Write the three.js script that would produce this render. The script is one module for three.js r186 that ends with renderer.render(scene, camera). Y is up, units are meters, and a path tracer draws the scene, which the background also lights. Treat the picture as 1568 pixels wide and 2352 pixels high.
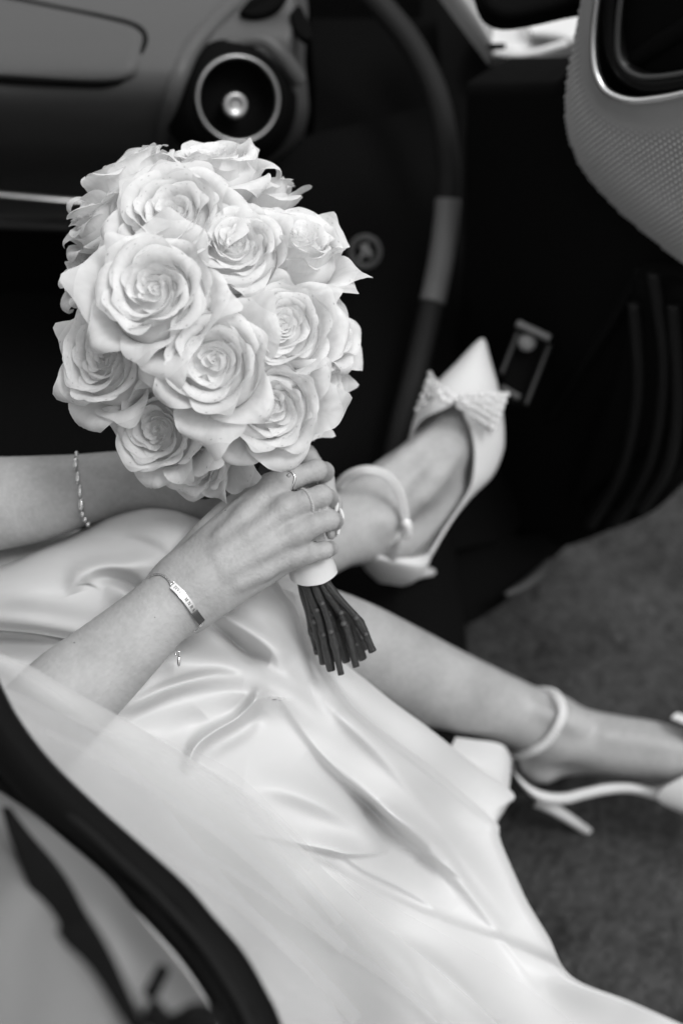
import * as THREE from 'three';
import { mergeGeometries } from 'three/addons/utils/BufferGeometryUtils.js';

// ---------------------------------------------------------------- camera, sky, sun, exposure
const W = 682, H = 1024;
const CAM_H = 1.443, FOV = 40, PITCH = 45 * Math.PI / 180;
const scene = new THREE.Scene();
const camera = new THREE.PerspectiveCamera(FOV, W / H, 0.05, 400);
camera.position.set(0, CAM_H, 0);
camera.rotation.x = -PITCH;
camera.focus = 1.075;
camera.userData.fStop = 2.7;
camera.updateMatrixWorld(true);

const renderer = new THREE.WebGLRenderer();
renderer.setSize(W, H);
renderer.toneMapping = THREE.LinearToneMapping;
renderer.toneMappingExposure = 1.30;
renderer.shadowMap.enabled = true;

const SUN = new THREE.Vector3(0.48, 1.0, 0.38).normalize();
{ // overcast sky: grey, brighter towards the zenith and softly round the hidden sun
  const w = 256, h = 128, data = new Float32Array(w * h * 4);
  for (let j = 0; j < h; j++) for (let i = 0; i < w; i++) {
    const el = ((j + 0.5) / h - 0.5) * Math.PI, az = ((i + 0.5) / w - 0.5) * 2 * Math.PI;
    const d = new THREE.Vector3(Math.cos(el) * Math.cos(az), Math.sin(el), Math.cos(el) * Math.sin(az));
    const up = Math.max(d.y, 0), c = Math.max(d.dot(SUN), 0);
    let l = 0.34 + 0.44 * up + 0.42 * Math.pow(c, 5);
    l *= 1 + 0.05 * Math.sin(az * 5 + 3 * up) * Math.sin(up * 9 + az * 2);
    if (d.y < 0) l = 0.2;
    const o = (j * w + i) * 4;
    data[o] = data[o + 1] = data[o + 2] = l; data[o + 3] = 1;
  }
  const t = new THREE.DataTexture(data, w, h, THREE.RGBAFormat, THREE.FloatType);
  t.mapping = THREE.EquirectangularReflectionMapping; t.magFilter = THREE.LinearFilter; t.minFilter = THREE.LinearFilter;
  t.wrapS = THREE.RepeatWrapping; t.needsUpdate = true;
  scene.background = t; scene.environment = t;
  scene.environmentIntensity = 1;
}
const sun = new THREE.DirectionalLight(0xffffff, 1.15);
sun.position.copy(SUN).multiplyScalar(6);
sun.castShadow = true; sun.shadow.radius = 34; sun.shadow.mapSize.set(2048, 2048);
Object.assign(sun.shadow.camera, { left: -3, right: 3, top: 3, bottom: -3, near: 0.5, far: 14 });
scene.add(sun); scene.add(sun.target);

// ---------------------------------------------------------------- helpers
const V = (x, y, z) => new THREE.Vector3(x, y, z);
function rng(seed) { let a = seed >>> 0; return () => { a = (a + 0x6D2B79F5) | 0; let t = Math.imul(a ^ (a >>> 15), 1 | a); t = (t + Math.imul(t ^ (t >>> 7), 61 | t)) ^ t; return ((t ^ (t >>> 14)) >>> 0) / 4294967296; }; }
const lerp = (a, b, t) => a + (b - a) * t, clamp = (x, a = 0, b = 1) => Math.min(b, Math.max(a, x));
const smooth = (a, b, x) => { const t = clamp((x - a) / (b - a)); return t * t * (3 - 2 * t); };
// a survey of the place: sight line (x, y of a 1568 x 2352 sheet) and depth in metres give a point of the world
const KX = 2 * Math.tan(FOV * Math.PI / 360) / 2352;
const RIGHT = V(1, 0, 0), UP = V(0, Math.cos(PITCH), -Math.sin(PITCH)), FWD = V(0, -Math.sin(PITCH), -Math.cos(PITCH)), EYE = V(0, CAM_H, 0);
const ray = (x, y) => V(0, 0, 0).addScaledVector(RIGHT, (x - 784) * KX).addScaledVector(UP, (1176 - y) * KX).add(FWD);
const P = (x, y, d) => ray(x, y).multiplyScalar(d).add(EYE);
const PX = (n, d) => n * KX * d;                        // metres across n sheet units at depth d
function onPlane(x, y, p0, n) { const r = ray(x, y); return r.clone().multiplyScalar(p0.clone().sub(EYE).dot(n) / r.dot(n)).add(EYE); }
const CAMQ = new THREE.Quaternion().setFromEuler(new THREE.Euler(-PITCH, 0, 0));

function cr(a, b, c, d, t) { const t2 = t * t, t3 = t2 * t; return 0.5 * (2 * b + (c - a) * t + (2 * a - 5 * b + 4 * c - d) * t2 + (3 * b - a - 3 * c + d) * t3); }
function along(pts, t) { // Catmull-Rom through arrays of numbers
  const n = pts.length - 1, x = clamp(t) * n, i = Math.min(Math.floor(x), n - 1), f = x - i;
  const a = pts[Math.max(i - 1, 0)], b = pts[i], c = pts[i + 1], d = pts[Math.min(i + 2, n)];
  return b.map((_, k) => cr(a[k], b[k], c[k], d[k], f));
}
const arr = (v) => [v.x, v.y, v.z];
function grid(fn, nu, nv, uvScale = 1, closeU = false) { // fn(u, v) -> Vector3
  const pos = [], uv = [], idx = [];
  for (let j = 0; j <= nv; j++) for (let i = 0; i <= nu; i++) { const p = fn(i / nu, j / nv); pos.push(p.x, p.y, p.z); uv.push(p.s ?? i / nu * uvScale, p.t ?? j / nv * uvScale); }
  for (let j = 0; j < nv; j++) for (let i = 0; i < nu; i++) { const a = j * (nu + 1) + i, b = a + 1, c = a + nu + 1, d = c + 1; idx.push(a, c, b, b, c, d); }
  const g = new THREE.BufferGeometry();
  g.setAttribute('position', new THREE.Float32BufferAttribute(pos, 3)); g.setAttribute('uv', new THREE.Float32BufferAttribute(uv, 2)); g.setIndex(idx); g.computeVertexNormals();
  return g;
}
function thick(g, t) { // give a grid sheet a real thickness, the back behind its face
  const p = g.attributes.position, n = g.attributes.normal, N = p.count, pos = [...p.array], nor = [...n.array], uv = [...g.attributes.uv.array], idx = [...g.index.array];
  for (let i = 0; i < N; i++) { pos.push(p.getX(i) - n.getX(i) * t, p.getY(i) - n.getY(i) * t, p.getZ(i) - n.getZ(i) * t); nor.push(-n.getX(i), -n.getY(i), -n.getZ(i)); uv.push(g.attributes.uv.getX(i), g.attributes.uv.getY(i)); }
  const edges = new Map();
  for (let i = 0; i < g.index.count; i += 3) { const q = [g.index.getX(i), g.index.getX(i + 1), g.index.getX(i + 2)]; for (let k = 0; k < 3; k++) { const a = q[k], b = q[(k + 1) % 3], key = a < b ? a + '_' + b : b + '_' + a; if (edges.has(key)) edges.delete(key); else edges.set(key, [a, b]); } idx.push(q[0] + N, q[2] + N, q[1] + N); }
  for (const [a, b] of edges.values()) idx.push(a, a + N, b, b, a + N, b + N);
  const o = new THREE.BufferGeometry();
  o.setAttribute('position', new THREE.Float32BufferAttribute(pos, 3)); o.setAttribute('normal', new THREE.Float32BufferAttribute(nor, 3)); o.setAttribute('uv', new THREE.Float32BufferAttribute(uv, 2)); o.setIndex(idx);
  return o;
}
function loft(curves, nu, nv) { // curves: arrays of Vector3, run along u; v runs across the curves
  const cs = curves.map((c) => c.map(arr));
  return grid((u, v) => { const row = cs.map((c) => along(c, u)), p = along(row, v); return V(p[0], p[1], p[2]); }, nu, nv);
}
function tube(points, radius, seg = 10, n = 0, flat = 1, flatDir = null) { // points: Vector3[]; radius: number or function of 0..1
  const c = points.map(arr); n = n || points.length * 8;
  const at = (t) => { const p = along(c, t); return V(p[0], p[1], p[2]); };
  const R = typeof radius === 'function' ? radius : () => radius;
  const pos = [], uv = [], idx = []; let len = 0, prev = null, N = null;
  for (let j = 0; j <= n; j++) {
    const t = j / n, p = at(t), T = at(Math.min(1, t + 0.004)).sub(at(Math.max(0, t - 0.004))).normalize();
    if (!N) { N = flatDir ? flatDir.clone() : (Math.abs(T.y) < 0.9 ? V(0, 1, 0) : V(1, 0, 0)); }
    N.addScaledVector(T, -N.dot(T)).normalize();
    const B = T.clone().cross(N), r = R(t);
    if (prev) len += p.distanceTo(prev); prev = p;
    for (let i = 0; i <= seg; i++) { const a = i / seg * Math.PI * 2, q = p.clone().addScaledVector(N, Math.cos(a) * r * flat).addScaledVector(B, Math.sin(a) * r); pos.push(q.x, q.y, q.z); uv.push(len, i / seg * r * 6.28); }
  }
  for (let j = 0; j < n; j++) for (let i = 0; i < seg; i++) { const a = j * (seg + 1) + i, b = a + 1, c2 = a + seg + 1, d = c2 + 1; idx.push(a, b, c2, b, d, c2); }
  const base = pos.length / 3; // end caps
  for (const e of [0, n]) { const p = at(e / n), k = pos.length / 3; pos.push(p.x, p.y, p.z); uv.push(0, 0); for (let i = 0; i < seg; i++) { const a = e * (seg + 1) + i; if (e) idx.push(k, a, a + 1); else idx.push(k, a + 1, a); } }
  const g = new THREE.BufferGeometry();
  g.setAttribute('position', new THREE.Float32BufferAttribute(pos, 3)); g.setAttribute('uv', new THREE.Float32BufferAttribute(uv, 2)); g.setIndex(idx); g.computeVertexNormals();
  return g;
}
function plate(outline, d, depth, bevel = 0.004, holes = []) { // outline on the survey sheet at depth d, built as a bevelled slab facing the viewer's side
  const f = (q) => new THREE.Vector2((q[0] - 784) * KX * d, (1176 - q[1]) * KX * d);
  const s = new THREE.Shape(new THREE.SplineCurve([...outline, outline[0]].map(f)).getPoints(outline.length * 6));
  for (const h of holes) s.holes.push(new THREE.Path(new THREE.SplineCurve([...h, h[0]].map(f)).getPoints(h.length * 6)));
  const g = new THREE.ExtrudeGeometry(s, { depth, bevelEnabled: true, bevelThickness: bevel, bevelSize: bevel, bevelOffset: -bevel, bevelSegments: 3, curveSegments: 6 });
  g.translate(0, 0, -depth - bevel - d); g.applyQuaternion(CAMQ); g.translate(0, CAM_H, 0);
  return g;
}
const names = new Map();
function numbered(name) { const k = names.get(name) ?? 0; names.set(name, k + 1); return k ? name + '_' + String(k).padStart(3, '0') : name; }
function mesh(name, geo, mat, parent) { const m = new THREE.Mesh(geo, mat); m.name = numbered(name); parent.add(m); return m; }
function thing(name, label, category) { const g = new THREE.Group(); g.name = numbered(name); g.userData = { label, category }; scene.add(g); return g; }
function rebase(g, base) { g.children.forEach((c) => c.position.sub(base)); g.position.copy(base); } // the thing's origin goes to its base

// ---------------------------------------------------------------- textures (computed) and materials
function noiseTex(size, fn, srgb = false) {
  const d = new Uint8Array(size * size * 4);
  for (let j = 0; j < size; j++) for (let i = 0; i < size; i++) { const v = clamp(fn(i / size, j / size, i, j)) * 255, o = (j * size + i) * 4; d[o] = d[o + 1] = d[o + 2] = v; d[o + 3] = 255; }
  const t = new THREE.DataTexture(d, size, size); t.wrapS = t.wrapT = THREE.RepeatWrapping; t.magFilter = THREE.LinearFilter; t.minFilter = THREE.LinearFilter; if (srgb) t.colorSpace = THREE.SRGBColorSpace; t.needsUpdate = true; return t;
}
function tileNoise(seed) { // periodic value noise
  const r = rng(seed), tab = Array.from({ length: 4096 }, () => r());
  return (x, y, p) => { const i = Math.floor(x), j = Math.floor(y), f = x - i, g = y - j, u = f * f * (3 - 2 * f), v = g * g * (3 - 2 * g), h = (a, b) => tab[((((a % p) + p) % p) * 61 + (((b % p) + p) % p) * 137 + p * 17) & 4095]; return lerp(lerp(h(i, j), h(i + 1, j), u), lerp(h(i, j + 1), h(i + 1, j + 1), u), v); };
}
const n1 = tileNoise(11);
const fbm = (u, v, p, oct = 4) => { let s = 0, a = 0.5, n = 0; for (let o = 0; o < oct; o++) { s += a * n1(u * p, v * p, p); n += a; a *= 0.5; p *= 2; } return s / n; };
const rep = (t, x, y = x) => { const c = t.clone(); c.repeat.set(x, y); c.needsUpdate = true; return c; };
const T_fine = noiseTex(512, (u, v) => fbm(u, v, 64, 3));
const T_skinCol = noiseTex(512, (u, v) => 0.80 + 0.34 * (fbm(u, v, 6, 5) - 0.5) + 0.12 * (fbm(u, v, 60, 2) - 0.5));
const T_asphalt = noiseTex(1024, (u, v) => { const g = n1(u * 170, v * 170, 170); return 0.40 + 0.30 * (g - 0.5) + 0.28 * (fbm(u, v, 60, 2) - 0.5) + 0.40 * (fbm(u, v, 14, 3) - 0.5) + 0.4 * (fbm(u, v, 4, 2) - 0.5) + (g > 0.93 ? 0.3 : 0); });
const T_weave = noiseTex(256, (u, v, i, j) => 0.5 + 0.28 * Math.sin((u * 64 + v * 32) * 2 * Math.PI) + 0.12 * Math.sin((u * 24 - v * 96) * 2 * Math.PI) + 0.1 * (fbm(u, v, 32, 2) - 0.5));
const T_petal = noiseTex(512, (u, v) => 0.5 + 0.5 * (fbm(u, v * 0.12 + 0.3, 42, 3) - 0.5) + 0.45 * (fbm(u, v, 8, 4) - 0.5));

const nicks = rng(91), nick = Array.from({ length: 5 }, () => [nicks(), 0.93 + 0.06 * nicks(), 0.005 + 0.012 * nicks(), 0.15 + 0.3 * nicks()]);
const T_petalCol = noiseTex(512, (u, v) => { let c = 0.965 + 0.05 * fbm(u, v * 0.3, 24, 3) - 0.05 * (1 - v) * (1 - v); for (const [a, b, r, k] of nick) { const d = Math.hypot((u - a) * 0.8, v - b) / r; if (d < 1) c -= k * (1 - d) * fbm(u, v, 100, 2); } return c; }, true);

const G = (l) => new THREE.Color().setRGB(l, l, l);
const std = (l, roughness, o = {}) => new THREE.MeshStandardMaterial({ color: G(l), roughness, ...o });
const phy = (l, roughness, o = {}) => new THREE.MeshPhysicalMaterial({ color: G(l), roughness, ...o });
const M = {
  skin: phy(0.54, 0.48, { specularIntensity: 0.6, map: rep(T_skinCol, 6), bumpMap: rep(T_fine, 9), bumpScale: 0.00035 }),
  satin: phy(0.70, 0.34, { specularIntensity: 0.9, sheen: 0.2, sheenRoughness: 0.4, sheenColor: G(1), bumpMap: rep(T_weave, 12, 12), bumpScale: 0.00012 }),
  satinBack: phy(0.74, 0.5),
  veil: phy(0.60, 0.9, { transparent: true, opacity: 0.55 }),
  veilThin: phy(0.62, 0.9, { transparent: true, opacity: 0.15 }),
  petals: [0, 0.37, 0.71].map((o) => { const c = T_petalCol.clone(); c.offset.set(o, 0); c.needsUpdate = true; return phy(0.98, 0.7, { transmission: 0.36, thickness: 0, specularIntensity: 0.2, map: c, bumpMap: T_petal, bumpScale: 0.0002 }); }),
  shade_leaf: std(0.03, 0.5, { bumpMap: rep(T_fine, 2), bumpScale: 0.0006 }),
  stem: std(0.038, 0.36, { bumpMap: rep(T_fine, 20, 20), bumpScale: 0.0006 }),
  stemCut: std(0.16, 0.8),
  thorn: std(0.07, 0.6),
  ribbon: phy(0.78, 0.38, { specularIntensity: 0.7, bumpMap: rep(T_weave, 10), bumpScale: 0.0002 }),
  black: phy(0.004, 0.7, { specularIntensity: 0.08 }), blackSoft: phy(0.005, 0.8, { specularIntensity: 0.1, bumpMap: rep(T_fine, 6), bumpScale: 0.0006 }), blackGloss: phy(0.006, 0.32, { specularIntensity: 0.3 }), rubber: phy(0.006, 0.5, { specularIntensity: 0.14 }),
  dash: phy(0.088, 0.42, { specularIntensity: 0.5, bumpMap: rep(T_fine, 8), bumpScale: 0.0001 }),
  chrome: std(0.85, 0.32, { metalness: 1 }), satinMetal: std(0.35, 0.30, { metalness: 1 }), silver: std(0.9, 0.12, { metalness: 1 }),
  paint: phy(0.26, 0.35, { clearcoat: 0.5, clearcoatRoughness: 0.15 }), whitePaint: phy(0.72, 0.3, { clearcoat: 0.7 }),
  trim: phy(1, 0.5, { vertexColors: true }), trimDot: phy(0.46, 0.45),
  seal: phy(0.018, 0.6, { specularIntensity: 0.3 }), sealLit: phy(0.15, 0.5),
  pearl: phy(0.80, 0.12, { clearcoat: 1 }), crystal: phy(0.55, 0.08, { clearcoat: 1, metalness: 0.3 }),
  shoe: phy(0.76, 0.4, { specularIntensity: 0.6 }), insole: std(0.03, 0.7), nail: phy(0.82, 0.15, { clearcoat: 1 }),
  asphalt: std(0.092, 0.92, { map: rep(T_asphalt, 1), bumpMap: rep(T_asphalt, 1), bumpScale: 0.006 }),
};
// ---------------------------------------------------------------- the ground
{
  const g = new THREE.PlaneGeometry(160, 160, 1, 1); g.rotateX(-Math.PI / 2);
  for (let i = 0; i < g.attributes.uv.count; i++) g.attributes.uv.setXY(i, g.attributes.position.getX(i) / 1.05, g.attributes.position.getZ(i) / 1.05);
  const m = mesh('ground', g, M.asphalt, scene); m.userData = { kind: 'structure', label: 'dark grey asphalt of the street beside the car', category: 'ground' };
}
// ---------------------------------------------------------------- the car
const car = thing('car', 'small car with open right door, silver mesh door trim and dark interior', 'car');
const box = (x0, x1, y0, y1, z0, z1) => { const g = new THREE.BoxGeometry(x1 - x0, y1 - y0, z1 - z0); g.translate((x0 + x1) / 2, (y0 + y1) / 2, (z0 + z1) / 2); return g; };
// shell out of sight of the lens, which shades the cabin
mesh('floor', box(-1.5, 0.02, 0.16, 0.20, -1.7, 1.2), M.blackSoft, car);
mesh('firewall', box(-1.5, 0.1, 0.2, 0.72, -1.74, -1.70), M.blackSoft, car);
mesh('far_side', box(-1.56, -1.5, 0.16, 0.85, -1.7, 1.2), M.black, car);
mesh('roof', box(-1.45, -0.34, 1.46, 1.49, -1.0, 1.2), M.paint, car);
mesh('rear_side', box(-0.30, -0.24, 0.16, 1.46, 0.02, 1.2), M.paint, car);
mesh('hood', loft([[V(-1.5, 0.80, -1.74), V(-0.7, 0.84, -1.74), V(0.02, 0.78, -1.74)], [V(-1.5, 0.79, -2.2), V(-0.7, 0.82, -2.2), V(0, 0.76, -2.2)], [V(-1.4, 0.55, -2.6), V(-0.7, 0.58, -2.6), V(-0.1, 0.54, -2.6)]], 16, 12), M.whitePaint, car);
{ // seat under the bride
  const s = mesh('seat', grid((u, v) => { const a = u * Math.PI * 2, b = (v - 0.5) * Math.PI, c = Math.sign(Math.cos(a)) * Math.pow(Math.abs(Math.cos(a)), 0.4), d = Math.sign(Math.sin(a)) * Math.pow(Math.abs(Math.sin(a)), 0.4), e = Math.pow(Math.max(Math.cos(b), 0), 0.35), f = Math.sign(b) * Math.pow(Math.abs(Math.sin(b)), 0.6); return V(-0.40 + 0.27 * c * e, 0.33 + 0.09 * f, -0.68 + 0.27 * d * e); }, 40, 16), M.blackSoft, car);
  mesh('seat_base', box(-0.6, -0.2, 0.2, 0.28, -0.85, -0.5), M.black, s);
}
mesh('sill', tube([V(0.02, 0.18, -1.62), V(0.055, 0.18, -1.2), V(0.06, 0.18, -0.7), V(0.03, 0.18, 0), V(-0.05, 0.18, 0.8)], 0.085, 20, 40), M.blackSoft, car);

// dashboard: a rolled panel across the car
const dashD = (x, y) => { // depth of the panel
  const prof = along([[1.66], [1.585], [1.53], [1.495], [1.48], [1.515], [1.61], [1.75], [1.84]], clamp((y + 160) / 660))[0];
  const bow = 0.05 * smooth(0, -400, x) * 0.2;
  return prof + bow + 0.05 * smooth(400, 520, x) * smooth(60, 200, y);
};
const dashboard = mesh('dashboard', grid((u, v) => { const y0 = lerp(-170, 505, v), xr = along([[650], [672], [694], [706], [704], [700], [706], [708], [690], [640], [600]], v)[0], x = lerp(-260, xr, u), y = lerp(y0, lerp(-170, 450, v), smooth(0.5, 0.9, u)); return P(x, y, dashD(x, y) + 0.10 * smooth(xr - 46, xr, x) ** 2); }, 140, 90, 3), M.dash, car);
{ // glovebox lid, its rounded edge proud of the panel
  const top = (x) => -8 + 0.205 * x, bot = (x) => 181 + 0.06 * x;
  const lid = grid((u, v) => {
    let s = u * 2 - 1, t = v * 2 - 1; const f = Math.pow(Math.pow(Math.abs(s), 6) + Math.pow(Math.abs(t), 6), 1 / 6), m = Math.max(Math.abs(s), Math.abs(t)); if (f > 0) { s *= m / f; t *= m / f; }
    const x = lerp(-330, 338, s * 0.5 + 0.5), y = lerp(top(x), bot(x), t * 0.5 + 0.5), e = smooth(0.86, 1.0, m);
    return P(x - 14 * t, y, dashD(x, y) - 0.0075 + 0.0105 * e * e);
  }, 70, 50, 2);
  mesh('glovebox_lid', lid, M.dash, dashboard);
  const rim = [[-200, 165], [0, 183], [180, 192], [250, 190], [292, 170], [318, 128], [334, 88], [312, 58], [240, 38], [120, 14], [0, -12], [-120, -40]].map(([x, y]) => P(x, y + 3, dashD(x, y) + 0.001));
  mesh('glovebox_gap', tube(rim, 0.0035, 8, 90), M.black, dashboard);
  mesh('trim_strip', tube([P(-200, 428, 1.575), P(0, 446, 1.575), P(150, 459, 1.58), P(330, 470, 1.6)], PX(9, 1.575), 10, 30, 0.6), M.chrome, dashboard);
  mesh('lower_ledge', tube([P(-200, 508, 1.62), P(0, 517, 1.62), P(160, 523, 1.62)], PX(10, 1.6), 8, 20), M.seal, dashboard);
  // raised mouldings that run round the vent
  const mould = (pts, r) => mesh('moulding', tube(pts.map(([x, y]) => P(x, y, dashD(x, y) + 0.004)), r, 12, 60), M.dash, dashboard);
  mould([[372, 480], [374, 360], [384, 270], [405, 190], [440, 115], [492, 55], [540, 10], [580, -40]], 0.0105);
  mould([[420, 470], [428, 360], [432, 280], [446, 200], [485, 135], [545, 98], [602, 92], [640, 118], [668, 155], [688, 186]], 0.0085);
}
{ // round air vent at the end of the dash
  const vent = new THREE.Group(); vent.name = 'air_vent'; car.add(vent);
  vent.position.copy(P(546, 228, 1.50));
  vent.quaternion.setFromUnitVectors(V(0, 0, 1), V(0.26, 0.50, 0.86).normalize());
  const lathe = (pts, n = 56) => { const g = new THREE.LatheGeometry(pts.map((p) => new THREE.Vector2(p[0], p[1])), n); g.rotateX(Math.PI / 2); return g; };
  mesh('vent_bowl', lathe([[0.0005, -0.03], [0.02, -0.03], [0.035, -0.022], [0.0405, -0.004], [0.0415, 0.001]]), M.black, vent);
  mesh('chrome_ring', lathe([[0.0405, 0.000], [0.0412, 0.0040], [0.0435, 0.0060], [0.0455, 0.0045], [0.0465, 0.0010], [0.0470, -0.008]]), M.satinMetal, vent);
  mesh('housing', lathe([[0.047, -0.004], [0.052, -0.006], [0.058, -0.012], [0.064, -0.022], [0.075, -0.045]]), M.black, vent);
  const knob = mesh('knob', lathe([[0.0005, 0.006], [0.005, 0.0055], [0.0065, 0.007], [0.011, 0.0085], [0.0135, 0.006], [0.0145, 0.0], [0.0125, -0.01], [0.01, -0.03]], 32), M.satinMetal, vent);
  knob.position.set(-0.004, -0.006, 0);
}
mesh('defroster_vent', plate([[548, 26], [575, -6], [620, -30], [660, -28], [648, 6], [614, 32], [575, 38]], 1.50, 0.01, 0.004), M.black, car);
mesh('defroster_slot', plate([[664, 30], [686, 10], [704, 40], [716, 84], [700, 92], [676, 70]], 1.50, 0.01, 0.004), M.black, car);

// kick panel with its round emblem, footwell
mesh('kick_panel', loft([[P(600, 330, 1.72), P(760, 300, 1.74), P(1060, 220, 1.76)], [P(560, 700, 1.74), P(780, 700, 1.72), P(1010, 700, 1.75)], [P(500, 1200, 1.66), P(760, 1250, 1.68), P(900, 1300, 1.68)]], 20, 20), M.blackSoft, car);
{
  const e = new THREE.Group(); e.name = 'emblem'; car.add(e);
  e.position.copy(P(838, 578, 1.64)); e.quaternion.setFromUnitVectors(V(0, 0, 1), V(0.1, 0.55, 0.83).normalize());
  mesh('emblem_ring', new THREE.TorusGeometry(PX(33, 1.64), PX(7, 1.64), 10, 40), phy(0.06, 0.5), e);
  const r = rng(5), bits = []; // raised figure of short bars inside the ring
  for (const [x, y, a, l] of [[2, 4, 0.9, 24], [-6, -6, -0.6, 20], [8, -3, 0.2, 16], [-2, 12, -1.1, 14]]) { const b = new THREE.CapsuleGeometry(PX(5, 1.64), PX(l, 1.64), 4, 8); b.rotateZ(a); b.translate(PX(x, 1.64), PX(y, 1.64), 0.002); bits.push(b); }
  mesh('emblem_relief', mergeGeometries(bits), std(0.14, 0.5), e);
  const ticks = []; for (let k = 0; k < 28; k++) { const a = k / 28 * 6.283, b = new THREE.BoxGeometry(PX(3, 1.64), PX(10, 1.64), 0.002); b.translate(0, PX(33, 1.64), 0.0045); b.rotateZ(a); ticks.push(b); }
  mesh('emblem_border', mergeGeometries(ticks), std(0.05, 0.6), e);
}
mesh('dash_end', plate([[690, -90], [706, 60], [716, 180], [716, 300], [690, 400], [640, 520], [1060, 540], [1070, 260], [1056, 60], [1000, -90]], 1.78, 0.02, 0.004), M.black, car);
// seal round the door opening, its lit stretch laid over it as a paler grey tube
const sealPts = [[800, -60, 1.62], [880, 20, 1.63], [950, 110, 1.64], [1000, 215, 1.65], [1024, 330, 1.66], [1030, 430, 1.67], [1018, 560, 1.68], [993, 690, 1.68], [955, 850, 1.67], [918, 1000, 1.66], [890, 1180, 1.63], [884, 1400, 1.60], [860, 1560, 1.56]];
mesh('door_seal', tube(sealPts.map((p) => P(...p)), 0.0145, 14, 120), M.seal, car);
mesh('seal_lit_stretch', tube(Array.from({ length: 12 }, (_, i) => P(...along(sealPts, lerp(5.22, 7.04, i / 11) / 12))), 0.0156, 14, 60), M.sealLit, car);
mesh('hinge_pillar', loft([[P(1000, 0, 1.74), P(1180, 60, 1.80), P(1330, 120, 1.86)], [P(1020, 500, 1.76), P(1180, 600, 1.84), P(1320, 700, 1.9)], [P(930, 1300, 1.66), P(1060, 1260, 1.76), P(1180, 1240, 1.84)]], 16, 20), M.blackSoft, car);
mesh('wing_skirt', loft([[P(960, 1235, 1.80), P(1130, 1232, 1.82), P(1330, 1225, 1.84)], [P(960, 1330, 1.76), P(1110, 1330, 1.78), P(1262, 1290, 1.80)], [P(960, 1450, 1.74), P(1060, 1440, 1.74), P(1150, 1390, 1.75)]], 24, 16), M.blackSoft, car);
mesh('rocker_highlight', tube([[1160, 1366, 1.7], [1205, 1345, 1.72], [1240, 1315, 1.74], [1262, 1284, 1.76]].map((p) => P(...p)), (t) => 0.008 * Math.sin(Math.PI * (0.12 + 0.8 * t)), 10, 30), phy(0.035, 0.5), car);  // highlight low on the sill, coloured into a paler tube

// front wing and pillar foot beyond the door, mirror
mesh('pillar_foot', loft([[P(960, -70, 1.62), P(1040, 40, 1.62), P(1122, 150, 1.62)], [P(1010, -80, 1.60), P(1078, 5, 1.60), P(1130, 90, 1.60)], [P(1070, -90, 1.64), P(1100, -20, 1.64), P(1134, 40, 1.64)]], 16, 12), M.paint, car);
{
  const wing = mesh('front_wing', loft([[P(1116, -20, 1.80), P(1180, -20, 1.82), P(1240, -30, 1.83), P(1330, -30, 1.82)], [P(1120, 60, 1.72), P(1190, 62, 1.76), P(1222, 60, 1.70), P(1330, 60, 1.76)], [P(1124, 110, 1.70), P(1196, 112, 1.70), P(1236, 108, 1.73), P(1330, 95, 1.74)], [P(1126, 150, 1.76), P(1196, 150, 1.74), P(1250, 140, 1.76), P(1330, 130, 1.78)]], 40, 24), M.whitePaint, car);
  mesh('wing_lip', tube([[1130, 121, 1.66], [1180, 126, 1.66], [1226, 121, 1.66], [1300, 100, 1.66]].map((p) => P(...p)), PX(9, 1.66), 10, 24), M.whitePaint, wing);
  mesh('wing_clip', plate([[1122, 98], [1158, 98], [1158, 106], [1122, 108]], 1.6, 0.01, 0.002), M.black, wing);
}

// the open door: its plane turns about the hinge
const DOOR0 = V(0.13, 0, -1.45), DE = V(0.75, 0, 0.66).normalize(), DN = V(-DE.z, 0, DE.x);
const doorAt = (x, y, off) => onPlane(x, y, DOOR0.clone().addScaledVector(DN, off), DN);
const doorUV = (x, y, off) => { const p = doorAt(x, y, off).sub(DOOR0); return [p.dot(DE), p.y]; };
const doorXYZ = (u, y, off) => DOOR0.clone().addScaledVector(DE, u).addScaledVector(DN, off).setY(y);
const DM = new THREE.Matrix4().makeBasis(DE, V(0, 1, 0), DE.clone().cross(V(0, 1, 0)));
function doorSlab(outline, off, depth, bevel, sharp = false) {
  const q = outline.map(([x, y]) => new THREE.Vector2(...doorUV(x, y, off)));
  const s = new THREE.Shape(sharp ? q : new THREE.SplineCurve([...q, q[0]]).getPoints(q.length * 6));
  const g = new THREE.ExtrudeGeometry(s, { depth, bevelEnabled: true, bevelThickness: bevel, bevelSize: bevel, bevelOffset: -bevel, bevelSegments: 5 });
  g.translate(0, 0, off - depth - bevel); g.applyMatrix4(DM); g.translate(DOOR0.x, 0, DOOR0.z);
  return g;
}
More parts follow.
